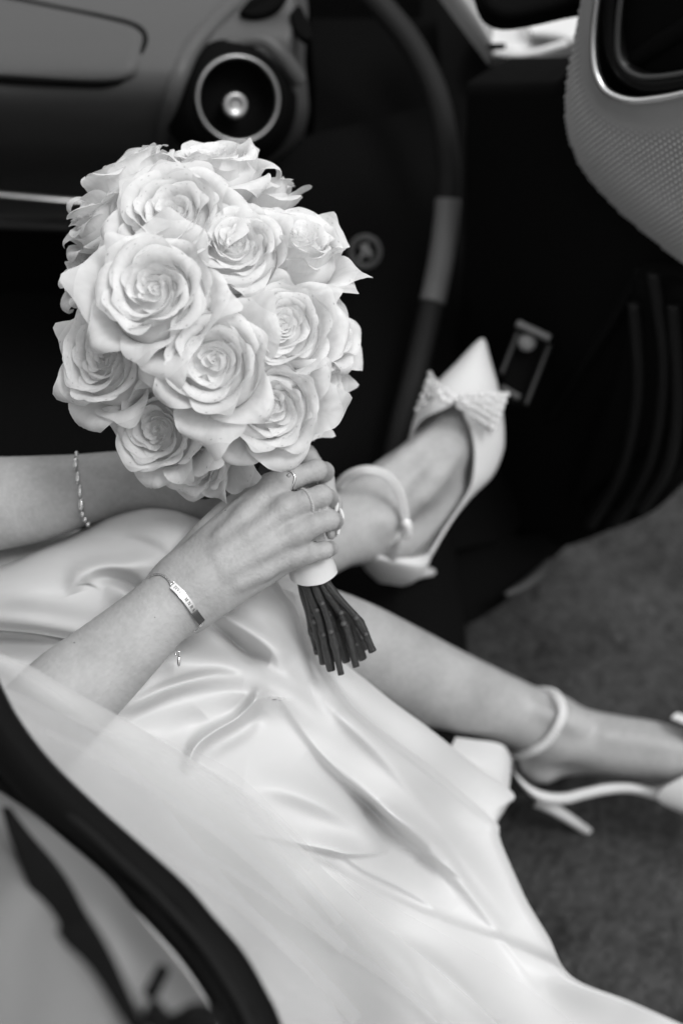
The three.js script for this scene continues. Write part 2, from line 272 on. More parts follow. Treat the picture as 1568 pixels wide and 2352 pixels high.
// DE x up points towards the cabin when positive along DN
const doorGroup = new THREE.Group(); doorGroup.name = 'door'; doorGroup.userData = { label: 'open right-hand door with silver mesh trim panel above black pocket' }; car.add(doorGroup);
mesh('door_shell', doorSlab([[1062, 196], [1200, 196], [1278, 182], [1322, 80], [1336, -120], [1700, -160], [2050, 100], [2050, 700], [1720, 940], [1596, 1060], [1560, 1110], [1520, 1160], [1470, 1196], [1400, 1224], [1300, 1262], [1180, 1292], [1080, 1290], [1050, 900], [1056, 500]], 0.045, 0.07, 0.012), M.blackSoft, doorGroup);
{
  const outer = [[1350, -140], [1338, -20], [1318, 90], [1303, 180], [1299, 250], [1308, 310], [1332, 372], [1372, 428], [1430, 486], [1500, 545], [1575, 605], [1680, 690], [1850, 800]];
  const inner = [[1392, -140], [1380, -30], [1371, 40], [1370, 90], [1375, 130], [1386, 163], [1406, 192], [1436, 210], [1476, 218], [1520, 214], [1575, 204], [1680, 176], [1850, 120]];
  const O = outer.map(([x, y]) => doorUV(x - 2, y + 4, 0.072)), I = inner.map(([x, y]) => doorUV(x, y, 0.10));
  const dist = (u, y, c) => { let m = 9; for (let i = 0; i < c.length - 1; i++) { const [ax, ay] = c[i], [bx, by] = c[i + 1], t = clamp(((u - ax) * (bx - ax) + (y - ay) * (by - ay)) / ((bx - ax) ** 2 + (by - ay) ** 2)); m = Math.min(m, Math.hypot(u - ax - t * (bx - ax), y - ay - t * (by - ay))); } return m; };
  const off = (u, y) => { const a = dist(u, y, O), b = dist(u, y, I); return 0.072 + 0.034 * Math.sin(Math.PI / 2 * clamp(a / 0.07)) + 0.006 * smooth(0.03, 0, b); };
  const pt = (u, v) => { const a = along(O, u), b = along(I, u), x = lerp(a[0], b[0], v), y = lerp(a[1], b[1], v); return [x, y]; };
  const panel = mesh('trim_panel', thick(grid((u, v) => { const [x, y] = pt(u, v); return doorXYZ(x, y, off(x, y)); }, 120, 40, 4), -0.004), M.trim, doorGroup);
  { const g = panel.geometry, p = g.attributes.position, c = []; for (let i = 0; i < p.count; i++) { const q = V(p.getX(i), p.getY(i), p.getZ(i)).sub(DOOR0), k = lerp(0.31, 0.13, smooth(0.028, 0.055, dist(q.dot(DE), q.y, I))); c.push(k, k, k); } g.setAttribute('color', new THREE.Float32BufferAttribute(c, 3)); } // smooth bezel around a darker woven field
  const poly = [...Array.from({ length: 60 }, (_, i) => pt(i / 59, 0)), ...Array.from({ length: 60 }, (_, i) => pt(1 - i / 59, 1))];
  const inside = (x, y) => { let c = false; for (let i = 0, j = poly.length - 1; i < poly.length; j = i++) { const [a, b] = poly[i], [d, e] = poly[j]; if ((b > y) !== (e > y) && x < (d - a) * (y - b) / (e - b) + a) c = !c; } return c; };
  const spots = []; const ang = -0.16, ca = Math.cos(ang), sa = Math.sin(ang), pitch = 0.0057;
  for (let i = -120; i < 160; i++) for (let j = -160; j < 160; j++) {
    const a = (i + (j & 1) * 0.5) * pitch, b = j * pitch * 0.866, x = 0.34 + a * ca - b * sa, y = 0.72 + a * sa + b * ca;
    if (!inside(x, y)) continue; const k = smooth(0.022, 0.05, dist(x, y, I)) ; if (k < 0.1) continue; spots.push([x, y, k]);
  }
  const dots = new THREE.InstancedMesh(new THREE.SphereGeometry(0.0023, 8, 5), M.trimDot, spots.length); dots.name = 'mesh_dots'; dots.userData = { kind: 'stuff' };
  const m4 = new THREE.Matrix4(), q = new THREE.Quaternion().setFromUnitVectors(V(0, 0, 1), DN);
  spots.forEach(([x, y, k], i) => dots.setMatrixAt(i, m4.compose(doorXYZ(x, y, off(x, y) - 0.0002), q, V(k, k, 0.8 * k))));
  doorGroup.add(dots);
  const edge = (c, o) => c.map(([x, y]) => { const [u, w] = doorUV(x, y, 0.10); return doorXYZ(u, w, off(u, w) + o); });
  mesh('chrome_surround', tube(edge(inner, 0.002), 0.0033, 10, 120), M.chrome, doorGroup);
  mesh('handle_bezel', tube(edge(inner.map(([x, y]) => [x + 26, y - 22]), -0.014), 0.010, 12, 100), M.blackGloss, doorGroup);
  mesh('bezel_highlight', tube(edge([[1440, -140], [1428, -20], [1420, 60], [1422, 120], [1436, 150], [1462, 168], [1500, 173], [1575, 163], [1700, 130]], -0.004), 0.0028, 8, 80), phy(0.05, 0.3), doorGroup);  // highlight along the bezel, put in as a paler tube
  mesh('handle_recess', doorSlab([[1410, -180], [1402, 60], [1420, 150], [1480, 180], [1600, 160], [1880, 60], [1900, -220]], 0.088, 0.03, 0.006), M.black, doorGroup);
  mesh('pull_handle', tube([[1640, 20], [1560, 70], [1480, 120], [1430, 150]].map(([x, y]) => doorAt(x, y, 0.085)), 0.010, 10, 24), M.black, doorGroup);
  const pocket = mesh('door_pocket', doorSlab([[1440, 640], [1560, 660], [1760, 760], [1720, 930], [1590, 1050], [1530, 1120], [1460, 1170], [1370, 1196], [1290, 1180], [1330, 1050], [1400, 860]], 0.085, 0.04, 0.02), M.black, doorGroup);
  for (const c of [[[1499, 627], [1524, 800], [1520, 930], [1497, 1050], [1455, 1140], [1405, 1205]], [[1455, 696], [1466, 870], [1450, 1000], [1415, 1110], [1352, 1205]], [[1545, 700], [1556, 860], [1552, 980], [1528, 1080], [1470, 1172]]])
    mesh('pocket_rib', tube(c.map(([x, y]) => doorAt(x, y, 0.088)), PX(14, 1.6), 10, 40), phy(0.010, 0.5, { specularIntensity: 0.25 }), pocket);
  mesh('lower_moulding', tube([[1470, 620], [1400, 740], [1320, 860], [1262, 950]].map(([x, y]) => doorAt(x, y, 0.045)), PX(22, 1.6), 10, 30, 0.5), phy(0.006, 0.6, { specularIntensity: 0.15 }), doorGroup);
}
{ // check strap between pillar and door: case, end bars, round bolt
  const c = mesh('check_strap', plate([[1196, 752], [1262, 778], [1214, 925], [1150, 900]], 1.60, 0.03, 0.004), M.black, car);
  mesh('strap_bar', tube([P(1186, 742, 1.57), P(1262, 777, 1.57)], PX(9, 1.57), 10, 10), std(0.16, 0.5), c);
  mesh('strap_bar', tube([P(1150, 890, 1.57), P(1192, 914, 1.57)], PX(8, 1.57), 10, 10), std(0.07, 0.5), c);
  const b = mesh('bolt', new THREE.LatheGeometry([[0.0005, 0.006], [0.005, 0.006], [0.006, 0.004], [0.0095, 0.0035], [0.0098, 0]].map((p) => new THREE.Vector2(...p)), 24), std(0.20, 0.45), c);
  b.geometry.rotateX(Math.PI / 2); b.geometry.applyQuaternion(CAMQ); b.geometry.translate(...arr(P(1209, 787, 1.58)));
  for (const s of [0, 1]) mesh('strap_rail', tube(s ? [P(1262, 790, 1.58), P(1206, 930, 1.58)] : [P(1190, 760, 1.58), P(1150, 860, 1.58)], PX(7, 1.57), 8, 10), phy(0.015, 0.4), c);
}
mesh('door_mirror', plate([[1080, -100], [1106, 0], [1132, 28], [1168, 38], [1230, 30], [1310, 12], [1400, -6], [1460, -30], [1480, -120], [1300, -160]], 1.36, 0.03, 0.008), M.black, car);

// rear pillar in the foreground: painted jamb, double rubber seal, gap, latch bolt
{
  const nr = (p) => [p[0], p[1], p[2] < 0.80 ? 0.80 - (0.80 - p[2]) * 1.9 : p[2]];
  const c0 = [[-420, 1290, .975], [-270, 1520, .92], [-140, 1700, .88], [-60, 1775, .86], [54, 1850, .835], [144, 1925, .81], [252, 2020, .79], [324, 2110, .77], [439, 2250, .75], [520, 2380, .735], [600, 2560, .72]];
  const c1 = [[-540, 1370, .95], [-390, 1600, .89], [-260, 1780, .84], [-110, 1840, .82], [20, 1920, .79], [110, 2020, .765], [190, 2130, .74], [255, 2240, .715], [330, 2370, .695], [380, 2470, .68], [420, 2620, .665]];
  const c2 = [[-700, 1520, .90], [-550, 1730, .83], [-420, 1900, .78], [-300, 1950, .76], [-160, 2040, .73], [-60, 2140, .70], [20, 2240, .68], [90, 2340, .66], [140, 2450, .64], [180, 2560, .63], [220, 2680, .62]];
  const c3 = [[-840, 1720, .81], [-690, 1910, .75], [-560, 2060, .70], [-480, 2100, .68], [-380, 2200, .66], [-260, 2320, .64], [-180, 2420, .62], [-120, 2520, .6], [-60, 2600, .59], [0, 2700, .58], [40, 2800, .57]];
  const jamb = mesh('rear_pillar', thick(loft([c0, ...[c1, c2, c3].map((c) => c.map(nr))].map((c) => c.map((p) => P(...p))), 80, 40), 0.012), M.paint, car);
  const inner = [[-520, 800, 1.02], [-400, 1020, .98], [-250, 1240, .935], [-120, 1420, .90], [-60, 1560, .875], [-5, 1672, .855], [74, 1780, .84], [180, 1886, .825], [290, 1985, .81], [386, 2072, .80], [446, 2142, .79], [514, 2224, .785], [562, 2308, .78], [592, 2372, .775], [640, 2520, .77]];
  mesh('door_opening_seal', tube(inner.map((p) => P(...p)), PX(56, 0.81), 20, 150), M.rubber, car);
  const lip = [[-540, 960, 1.02], [-420, 1190, .98], [-270, 1420, .935], [-140, 1590, .90], [-40, 1760, .865], [40, 1818, .845], [150, 1905, .825], [262, 2008, .805], [350, 2092, .79], [430, 2180, .78], [492, 2268, .77], [540, 2352, .765], [600, 2500, .755]];
  mesh('seal_lip', tube(lip.map((p) => P(...p)), PX(26, 0.80), 14, 100), M.rubber, car);
  mesh('seal_ridge', tube(lip.map((p) => P(p[0] + 24, p[1] - 20, p[2] - 0.012)), PX(12, 0.80), 10, 100), phy(0.012, 0.5, { specularIntensity: 0.3 }), car);
  const gl = [[4, 1860, .792], [22, 1920, .785], [42, 1973, .775], [68, 2050, .76], [84, 2136, .745], [140, 2162, .732], [174, 2225, .722], [216, 2352, .70], [274, 2500, .685]].map(nr);
  const gr = [[26, 1862, .792], [66, 1930, .785], [108, 1991, .775], [146, 2045, .76], [182, 2105, .745], [214, 2160, .732], [246, 2215, .722], [308, 2352, .70], [370, 2500, .685]].map(nr).map((p, i) => [p[0] + Math.min(i * 8, 20), p[1], p[2]]);
  mesh('pillar_gap', thick(loft([gl.map((p) => P(p[0], p[1], p[2] - 0.016)), gr.map((p) => P(p[0], p[1], p[2] - 0.016))], 60, 8), 0.003), M.rubber, jamb);
  mesh('latch_bolt', tube([P(374, 2228, .655), P(347, 2282, .64)], PX(17, .65), 14, 8), M.rubber, jamb);
  mesh('latch_plate', plate([[318, 2352], [340, 2322], [366, 2340], [384, 2358], [420, 2338], [460, 2332], [500, 2360], [490, 2430], [330, 2430]], .61, 0.012, 0.004), M.rubber, jamb);
}
rebase(car, V(-0.7, 0, -0.3));
// ---------------------------------------------------------------- the bride
const bride = thing('person', 'bride in white satin dress seated in the car door holding the bouquet', 'person');
// one skin surface: distances to tapered bones, joined smoothly, meshed on a grid
const smin = (a, b, k) => { const h = Math.max(k - Math.abs(a - b), 0) / k; return Math.min(a, b) - h * h * k * 0.25; };
const B = (x, y, d, r) => { const p = P(x, y, d); return [p.x, p.y, p.z, PX(r, d)]; };
function bones(list) { const o = []; for (const c of list) for (let i = 0; i < c.length - 1; i++) o.push([...c[i], ...c[i + 1]]); return o; }
function limb(c) { if (c.length < 3) return bones([c]); const n = (c.length - 1) * 5; return bones([Array.from({ length: n + 1 }, (_, i) => along(c, i / n))]); }
function cone(q, x, y, z) {
  const ax = q[4] - q[0], ay = q[5] - q[1], az = q[6] - q[2], px = x - q[0], py = y - q[1], pz = z - q[2];
  let h = (px * ax + py * ay + pz * az) / (ax * ax + ay * ay + az * az + 1e-12); h = h < 0 ? 0 : h > 1 ? 1 : h;
  const dx = px - ax * h, dy = py - ay * h, dz = pz - az * h;
  return Math.sqrt(dx * dx + dy * dy + dz * dz) - (q[3] + (q[7] - q[3]) * h);
}
function field(core, k, fingers = [], kf = 0.006, kj = 0.004) { // core bones melt together; each finger is its own chain
  const c = core.map(limb), f = fingers.map((x) => bones([x]));
  return (x, y, z) => {
    let d = 1e3; for (const ch of c) { let g = 1e3; for (const q of ch) g = Math.min(g, cone(q, x, y, z)); d = smin(d, g, k); }
    let e = 1e3; for (const ch of f) { let g = 1e3; for (const q of ch) g = smin(g, cone(q, x, y, z), kj); e = smin(e, g, 0.0012); }
    return e < 900 ? smin(d, e, kf) : d;
  };
}
function netSurface(f, chains, cell, pad = 0.012) { // surface nets
  const lo = [1e9, 1e9, 1e9], hi = [-1e9, -1e9, -1e9];
  for (const c of chains) for (const q of c) for (let k = 0; k < 3; k++) { lo[k] = Math.min(lo[k], q[k] - q[3] - pad); hi[k] = Math.max(hi[k], q[k] + q[3] + pad); }
  const n = lo.map((l, k) => Math.ceil((hi[k] - l) / cell) + 1), [nx, ny, nz] = n, F = new Float32Array(nx * ny * nz);
  const id = (i, j, k) => (k * ny + j) * nx + i;
  for (let k = 0; k < nz; k += 4) for (let j = 0; j < ny; j += 4) for (let i = 0; i < nx; i += 4) { // coarse blocks far from the skin are skipped
    const ci = i + 2, cj = j + 2, ck = k + 2, v = f(lo[0] + ci * cell, lo[1] + cj * cell, lo[2] + ck * cell), far = Math.abs(v) > cell * 5.5;
    for (let c = k; c < Math.min(k + 4, nz); c++) for (let b = j; b < Math.min(j + 4, ny); b++) for (let a = i; a < Math.min(i + 4, nx); a++) F[id(a, b, c)] = far ? v : f(lo[0] + a * cell, lo[1] + b * cell, lo[2] + c * cell);
  }
  const vert = new Int32Array(nx * ny * nz).fill(-1), pos = [], nor = [], uv = [], idx = [];
  for (let k = 0; k < nz - 1; k++) for (let j = 0; j < ny - 1; j++) for (let i = 0; i < nx - 1; i++) {
    let s = 0; for (let c = 0; c < 8; c++) if (F[id(i + (c & 1), j + (c >> 1 & 1), k + (c >> 2))] < 0) s++;
    if (s === 0 || s === 8) continue;
    let x = 0, y = 0, z = 0, m = 0;
    for (let a = 0; a < 8; a++) for (const bit of [1, 2, 4]) if (!(a & bit)) { const b = a | bit, fa = F[id(i + (a & 1), j + (a >> 1 & 1), k + (a >> 2))], fb = F[id(i + (b & 1), j + (b >> 1 & 1), k + (b >> 2))]; if ((fa < 0) !== (fb < 0)) { const t = fa / (fa - fb); x += (a & 1) + (bit === 1 ? t : 0); y += (a >> 1 & 1) + (bit === 2 ? t : 0); z += (a >> 2) + (bit === 4 ? t : 0); m++; } }
    const wx = lo[0] + (i + x / m) * cell, wy = lo[1] + (j + y / m) * cell, wz = lo[2] + (k + z / m) * cell, e = cell * 0.6;
    const g = V(f(wx + e, wy, wz) - f(wx - e, wy, wz), f(wx, wy + e, wz) - f(wx, wy - e, wz), f(wx, wy, wz + e) - f(wx, wy, wz - e)).normalize();
    vert[id(i, j, k)] = pos.length / 3; pos.push(wx, wy, wz); nor.push(g.x, g.y, g.z); uv.push(wx, wy * 0.66 - wz * 0.75);
  }
  for (let k = 1; k < nz - 1; k++) for (let j = 1; j < ny - 1; j++) for (let i = 1; i < nx - 1; i++) {
    const a = F[id(i, j, k)] < 0;
    const quad = (p, q, r, s) => { if (p < 0 || q < 0 || r < 0 || s < 0) return; if (a) idx.push(p, q, r, p, r, s); else idx.push(p, r, q, p, s, r); };
    if (a !== F[id(i + 1, j, k)] < 0) quad(vert[id(i, j - 1, k - 1)], vert[id(i, j, k - 1)], vert[id(i, j, k)], vert[id(i, j - 1, k)]);
    if (a !== F[id(i, j + 1, k)] < 0) quad(vert[id(i - 1, j, k - 1)], vert[id(i - 1, j, k)], vert[id(i, j, k)], vert[id(i, j, k - 1)]);
    if (a !== F[id(i, j, k + 1)] < 0) quad(vert[id(i - 1, j - 1, k)], vert[id(i, j - 1, k)], vert[id(i, j, k)], vert[id(i - 1, j, k)]);
  }
  const o = new THREE.BufferGeometry();
  o.setAttribute('position', new THREE.Float32BufferAttribute(pos, 3)); o.setAttribute('normal', new THREE.Float32BufferAttribute(nor, 3)); o.setAttribute('uv', new THREE.Float32BufferAttribute(uv, 2)); o.setIndex(idx);
  return o;
}
function hitSkin(f, x, y, d0 = 0.9, d1 = 1.8) { let t = d0; for (; t < d1; t += 0.0006) { const p = P(x, y, t); if (f(p.x, p.y, p.z) < 0) break; } return t; }
const sunk = (f, pts, out) => bones([pts.map(([x, y, r]) => { const t = hitSkin(f, x, y); return B(x, y, t + PX(r, t) - out, r); })]);  // a ridge that stands out of the skin by out metres
const W3 = (x, y, z, r) => [x, y, z, r];
const skinParts = [];
let handR;
{ // near (right) arm and hand
  const arm = [B(-140, 1850, .95, 122), B(0, 1752, .985, 118), B(150, 1605, 1.02, 113), B(235, 1530, 1.04, 101), B(330, 1443, 1.058, 86), B(400, 1378, 1.07, 77), B(430, 1348, 1.074, 74)];
  const core = [arm,
    [B(408, 1335, 1.082, 52), B(500, 1240, 1.093, 47), B(622, 1120, 1.103, 29)],
    [B(420, 1360, 1.070, 52), B(540, 1262, 1.080, 44), B(657, 1168, 1.092, 28)],
    [B(432, 1382, 1.070, 50), B(555, 1303, 1.080, 42), B(680, 1224, 1.092, 27)],
    [B(440, 1400, 1.080, 42), B(556, 1340, 1.090, 38), B(682, 1277, 1.101, 24)],
    [B(408, 1310, 1.105, 40), B(500, 1208, 1.13, 38), B(585, 1130, 1.15, 30)]];
  const fingers = [
    [B(622, 1117, 1.102, 28), B(672, 1098, 1.106, 25.5), B(726, 1080, 1.114, 24.5), B(744, 1084, 1.15, 22), B(722, 1092, 1.17, 18)],
    [B(658, 1167, 1.090, 28), B(700, 1152, 1.096, 26), B(738, 1140, 1.103, 25.5), B(753, 1146, 1.14, 22), B(728, 1152, 1.162, 18)],
    [B(681, 1223, 1.090, 27), B(720, 1206, 1.095, 25), B(755, 1194, 1.104, 24), B(766, 1197, 1.14, 21), B(742, 1202, 1.162, 17)],
    [B(684, 1276, 1.099, 24), B(716, 1269, 1.102, 21.5), B(745, 1263, 1.108, 19.5), B(759, 1260, 1.128, 16), B(748, 1259, 1.15, 14)]];
  const f0 = field(core, 0.016, fingers, 0.008, 0.004);
  const kb = [[[626, 1112, 17], [634, 1110, 17]], [[658, 1167, 19], [668, 1163, 18]], [[682, 1222, 19], [692, 1219, 18]], [[684, 1276, 15], [692, 1274, 14]]].flatMap((k) => sunk(f0, k, 0.0022));
  const tb = [[[505, 1235, 9], [560, 1180, 9], [618, 1122, 10]], [[500, 1275, 9], [575, 1228, 9], [650, 1172, 10]], [[520, 1312, 9], [600, 1268, 9], [668, 1230, 10]], [[550, 1340, 8], [610, 1312, 8], [668, 1282, 9]]].flatMap((k) => sunk(f0, k, 0.0009));
  const f = (x, y, z) => { let d = f0(x, y, z); for (const q of kb) d = smin(d, cone(q, x, y, z), 0.008); for (const q of tb) d = smin(d, cone(q, x, y, z), 0.010); return d; };
  skinParts.push(netSurface(f, [...core, ...fingers], 0.0027));
  handR = f;
}
{ // far (left) arm, palm behind the handle, fingers closing over from behind
  const core = [[B(-330, 1200, 1.20, 118), B(-60, 1163, 1.22, 110), B(80, 1146, 1.225, 99), B(180, 1126, 1.23, 83), B(300, 1108, 1.235, 72), B(400, 1116, 1.235, 66), B(440, 1120, 1.235, 64)],
    [B(420, 1110, 1.235, 58), B(560, 1080, 1.225, 46), B(655, 1050, 1.20, 30)], [B(430, 1130, 1.235, 55), B(580, 1120, 1.235, 46), B(680, 1100, 1.215, 30)], [B(440, 1140, 1.235, 50), B(580, 1160, 1.24, 42), B(690, 1160, 1.22, 28)]];
  const fingers = [
    [B(655, 1050, 1.20, 30), B(702, 1046, 1.172, 25), B(745, 1100, 1.158, 22), B(758, 1150, 1.152, 19.5), B(759, 1176, 1.15, 16)],
    [B(680, 1100, 1.215, 29), B(738, 1105, 1.188, 22), B(766, 1155, 1.172, 19), B(772, 1198, 1.162, 16)],
    [B(690, 1160, 1.22, 27), B(742, 1165, 1.195, 21), B(762, 1200, 1.182, 18), B(760, 1226, 1.172, 15)]];
  skinParts.push(netSurface(field(core, 0.014, fingers, 0.006), [...core, ...fingers], 0.0033));
}
const legL = [B(330, 1325, 1.27, 120), B(470, 1310, 1.32, 112), B(600, 1280, 1.37, 104), B(700, 1248, 1.41, 94), B(770, 1222, 1.435, 85), B(828, 1197, 1.458, 82)];
const legR = [B(560, 1430, 1.27, 128), B(700, 1462, 1.32, 124), B(800, 1490, 1.365, 116), B(900, 1530, 1.415, 107), B(1000, 1573, 1.46, 98), B(1100, 1610, 1.51, 86), B(1190, 1641, 1.55, 75), B(1250, 1664, 1.575, 69)];
{
  const core = [legL, [B(828, 1197, 1.458, 80), B(900, 1130, 1.485, 76), B(965, 1085, 1.50, 76), B(1030, 1010, 1.515, 62), B(1085, 890, 1.525, 34)], [B(828, 1200, 1.465, 70), B(878, 1262, 1.51, 48), B(930, 1235, 1.52, 48), B(1025, 1120, 1.53, 44)]];
  const f0 = field(core, 0.022), bumps = [[[876, 1090, 9], [930, 1050, 8], [990, 1000, 7]], [[925, 1115, 9], [970, 1070, 8], [1024, 1015, 7]], [[972, 1140, 9], [1010, 1090, 8], [1046, 1040, 7]]].flatMap((k) => sunk(f0, k, 0.0014)).concat(sunk(f0, [[872, 1192, 24], [880, 1196, 24]], 0.003));
  skinParts.push(netSurface((x, y, z) => { let d = f0(x, y, z); for (const q of bumps) d = smin(d, cone(q, x, y, z), 0.016); return d; }, core, 0.005));
}
{
  const core = [legR, [B(1250, 1664, 1.575, 67), B(1330, 1692, 1.575, 66), B(1420, 1710, 1.57, 66), B(1520, 1726, 1.56, 64), B(1620, 1762, 1.55, 52), B(1720, 1810, 1.54, 30)], [B(1245, 1680, 1.585, 58), B(1238, 1758, 1.60, 42), B(1300, 1744, 1.60, 38), B(1480, 1733, 1.585, 36)]];
  const f0 = field(core, 0.022), bumps = sunk(f0, [[1308, 1652, 22], [1320, 1656, 22]], 0.003).concat(sunk(f0, [[1220, 1625, 9], [1330, 1668, 9]], 0.0015), sunk(f0, [[1390, 1690, 8], [1560, 1716, 7]], 0.0012));
  skinParts.push(netSurface((x, y, z) => { let d = f0(x, y, z); for (const q of bumps) d = smin(d, cone(q, x, y, z), 0.016); return d; }, core, 0.0055));
}
{ // thighs, trunk, shoulders, upper arms: under the dress or beyond the frame
  const q = (c) => c[0].slice(0, 3);
  const eR = B(-140, 1850, .95, 118), eL = B(-330, 1200, 1.20, 112), kL = B(330, 1330, 1.28, 118), kR = B(560, 1440, 1.29, 120);
  const core = [[W3(-.62, .44, -.86, .075), kL], [W3(-.62, .44, -.72, .075), kR], [W3(-.66, .45, -.72, .10), W3(-.66, .45, -.88, .10)], [W3(-.66, .46, -.8, .12), W3(-.67, .70, -.8, .10), W3(-.66, .90, -.8, .105)], [W3(-.66, .97, -.64, .05), W3(-.66, .97, -.96, .05)], [W3(-.66, .96, -.64, .05), eR], [W3(-.66, .96, -.96, .05), eL], [W3(-.66, 1.0, -.8, .05), W3(-.65, 1.1, -.8, .045)]];
  skinParts.push(netSurface(field(core, 0.04), core, 0.014));
}
mesh('body', mergeGeometries(skinParts), M.skin, bride);
// two small moles on the forearm and finger nails
for (const [x, y, d, r] of [[171, 1477, .985, 3.2], [198, 1483, .985, 2.6], [356, 1418, 1.045, 1.5], [518, 1172, 1.05, 2.2]]) {
  let lo = d - 0.08, hi = d + 0.15; // where the sight line meets the skin
  let t = lo; for (; t < hi; t += 0.0005) { const p = P(x, y, t); if (handR(p.x, p.y, p.z) < 0) break; }
  const m = new THREE.SphereGeometry(PX(r, t), 10, 6); m.scale(1, 1, 0.35); const p = P(x, y, t), e = 0.001, n = V(handR(p.x + e, p.y, p.z) - handR(p.x - e, p.y, p.z), handR(p.x, p.y + e, p.z) - handR(p.x, p.y - e, p.z), handR(p.x, p.y, p.z + e) - handR(p.x, p.y, p.z - e)).normalize();
  m.applyQuaternion(new THREE.Quaternion().setFromUnitVectors(V(0, 0, 1), n)); m.translate(p.x, p.y, p.z);
  mesh('mole', m, std(0.14, 0.6), bride);
}
for (const [a, b, r] of [[[769, 1142, 1.146], [771, 1176, 1.144], 5], [[781, 1168, 1.158], [785, 1202, 1.156], 5], [[771, 1200, 1.170], [776, 1228, 1.166], 4.5]]) mesh('finger_nail', tube([P(...a), P((a[0] + b[0]) / 2 + 3, (a[1] + b[1]) / 2, a[2] - 0.001), P(...b)], (t) => PX(r, 1.15) * (0.35 + 0.65 * Math.sin(Math.PI * (0.12 + 0.76 * t))), 10, 16, 0.8), M.nail, bride);

// rings: loops round a finger bone
function loop(c, axis, r, n, fn) { const q = new THREE.Quaternion().setFromUnitVectors(V(0, 0, 1), axis.clone().normalize()); return Array.from({ length: n + 1 }, (_, i) => { const a = i / n * 6.28318; return fn(c, a, r, q); }); }
{
  const A = P(640, 1110, 1.103), Bq = P(700, 1089, 1.110), ax = Bq.clone().sub(A).normalize(), c = P(664, 1101, 1.105);
  const pts = loop(c, ax, PX(27, 1.105), 60, (c0, a, r, q) => V(Math.cos(a) * r, Math.sin(a) * r, 0.0022 * Math.sin(a * 3 + 1.2)).applyQuaternion(q).add(c0));
  const g = mesh('ring', tube(pts, 0.0014, 8, 140), M.silver, bride); g.userData.label = 'thin wavy silver ring on the index finger';
  const s = new THREE.OctahedronGeometry(0.0019, 1); s.translate(...arr(P(663, 1092, 1.0785))); mesh('stone', s, M.crystal, g);
}
{
  const ax = P(720, 1145, 1.10).sub(P(680, 1160, 1.094)).normalize(), c = P(704, 1152, 1.097);
  const pts = loop(c, ax, PX(27.5, 1.097), 60, (c0, a, r, q) => V(Math.cos(a) * r, Math.sin(a) * r, 0).applyQuaternion(q).add(c0));
  const g = mesh('ring', tube(pts, 0.0013, 8, 100), M.silver, bride); g.userData.label = 'eternity ring set with small stones on the middle finger';
  const st = []; loop(c, ax, PX(29, 1.097), 46, (c0, a, r, q) => { const s = new THREE.IcosahedronGeometry(0.0017, 0); s.translate(...arr(V(Math.cos(a) * r, Math.sin(a) * r, 0).applyQuaternion(q).add(c0))); st.push(s); return c0; });
  const m = mesh('stones', mergeGeometries(st), M.crystal, g); m.userData.kind = 'stuff';
}
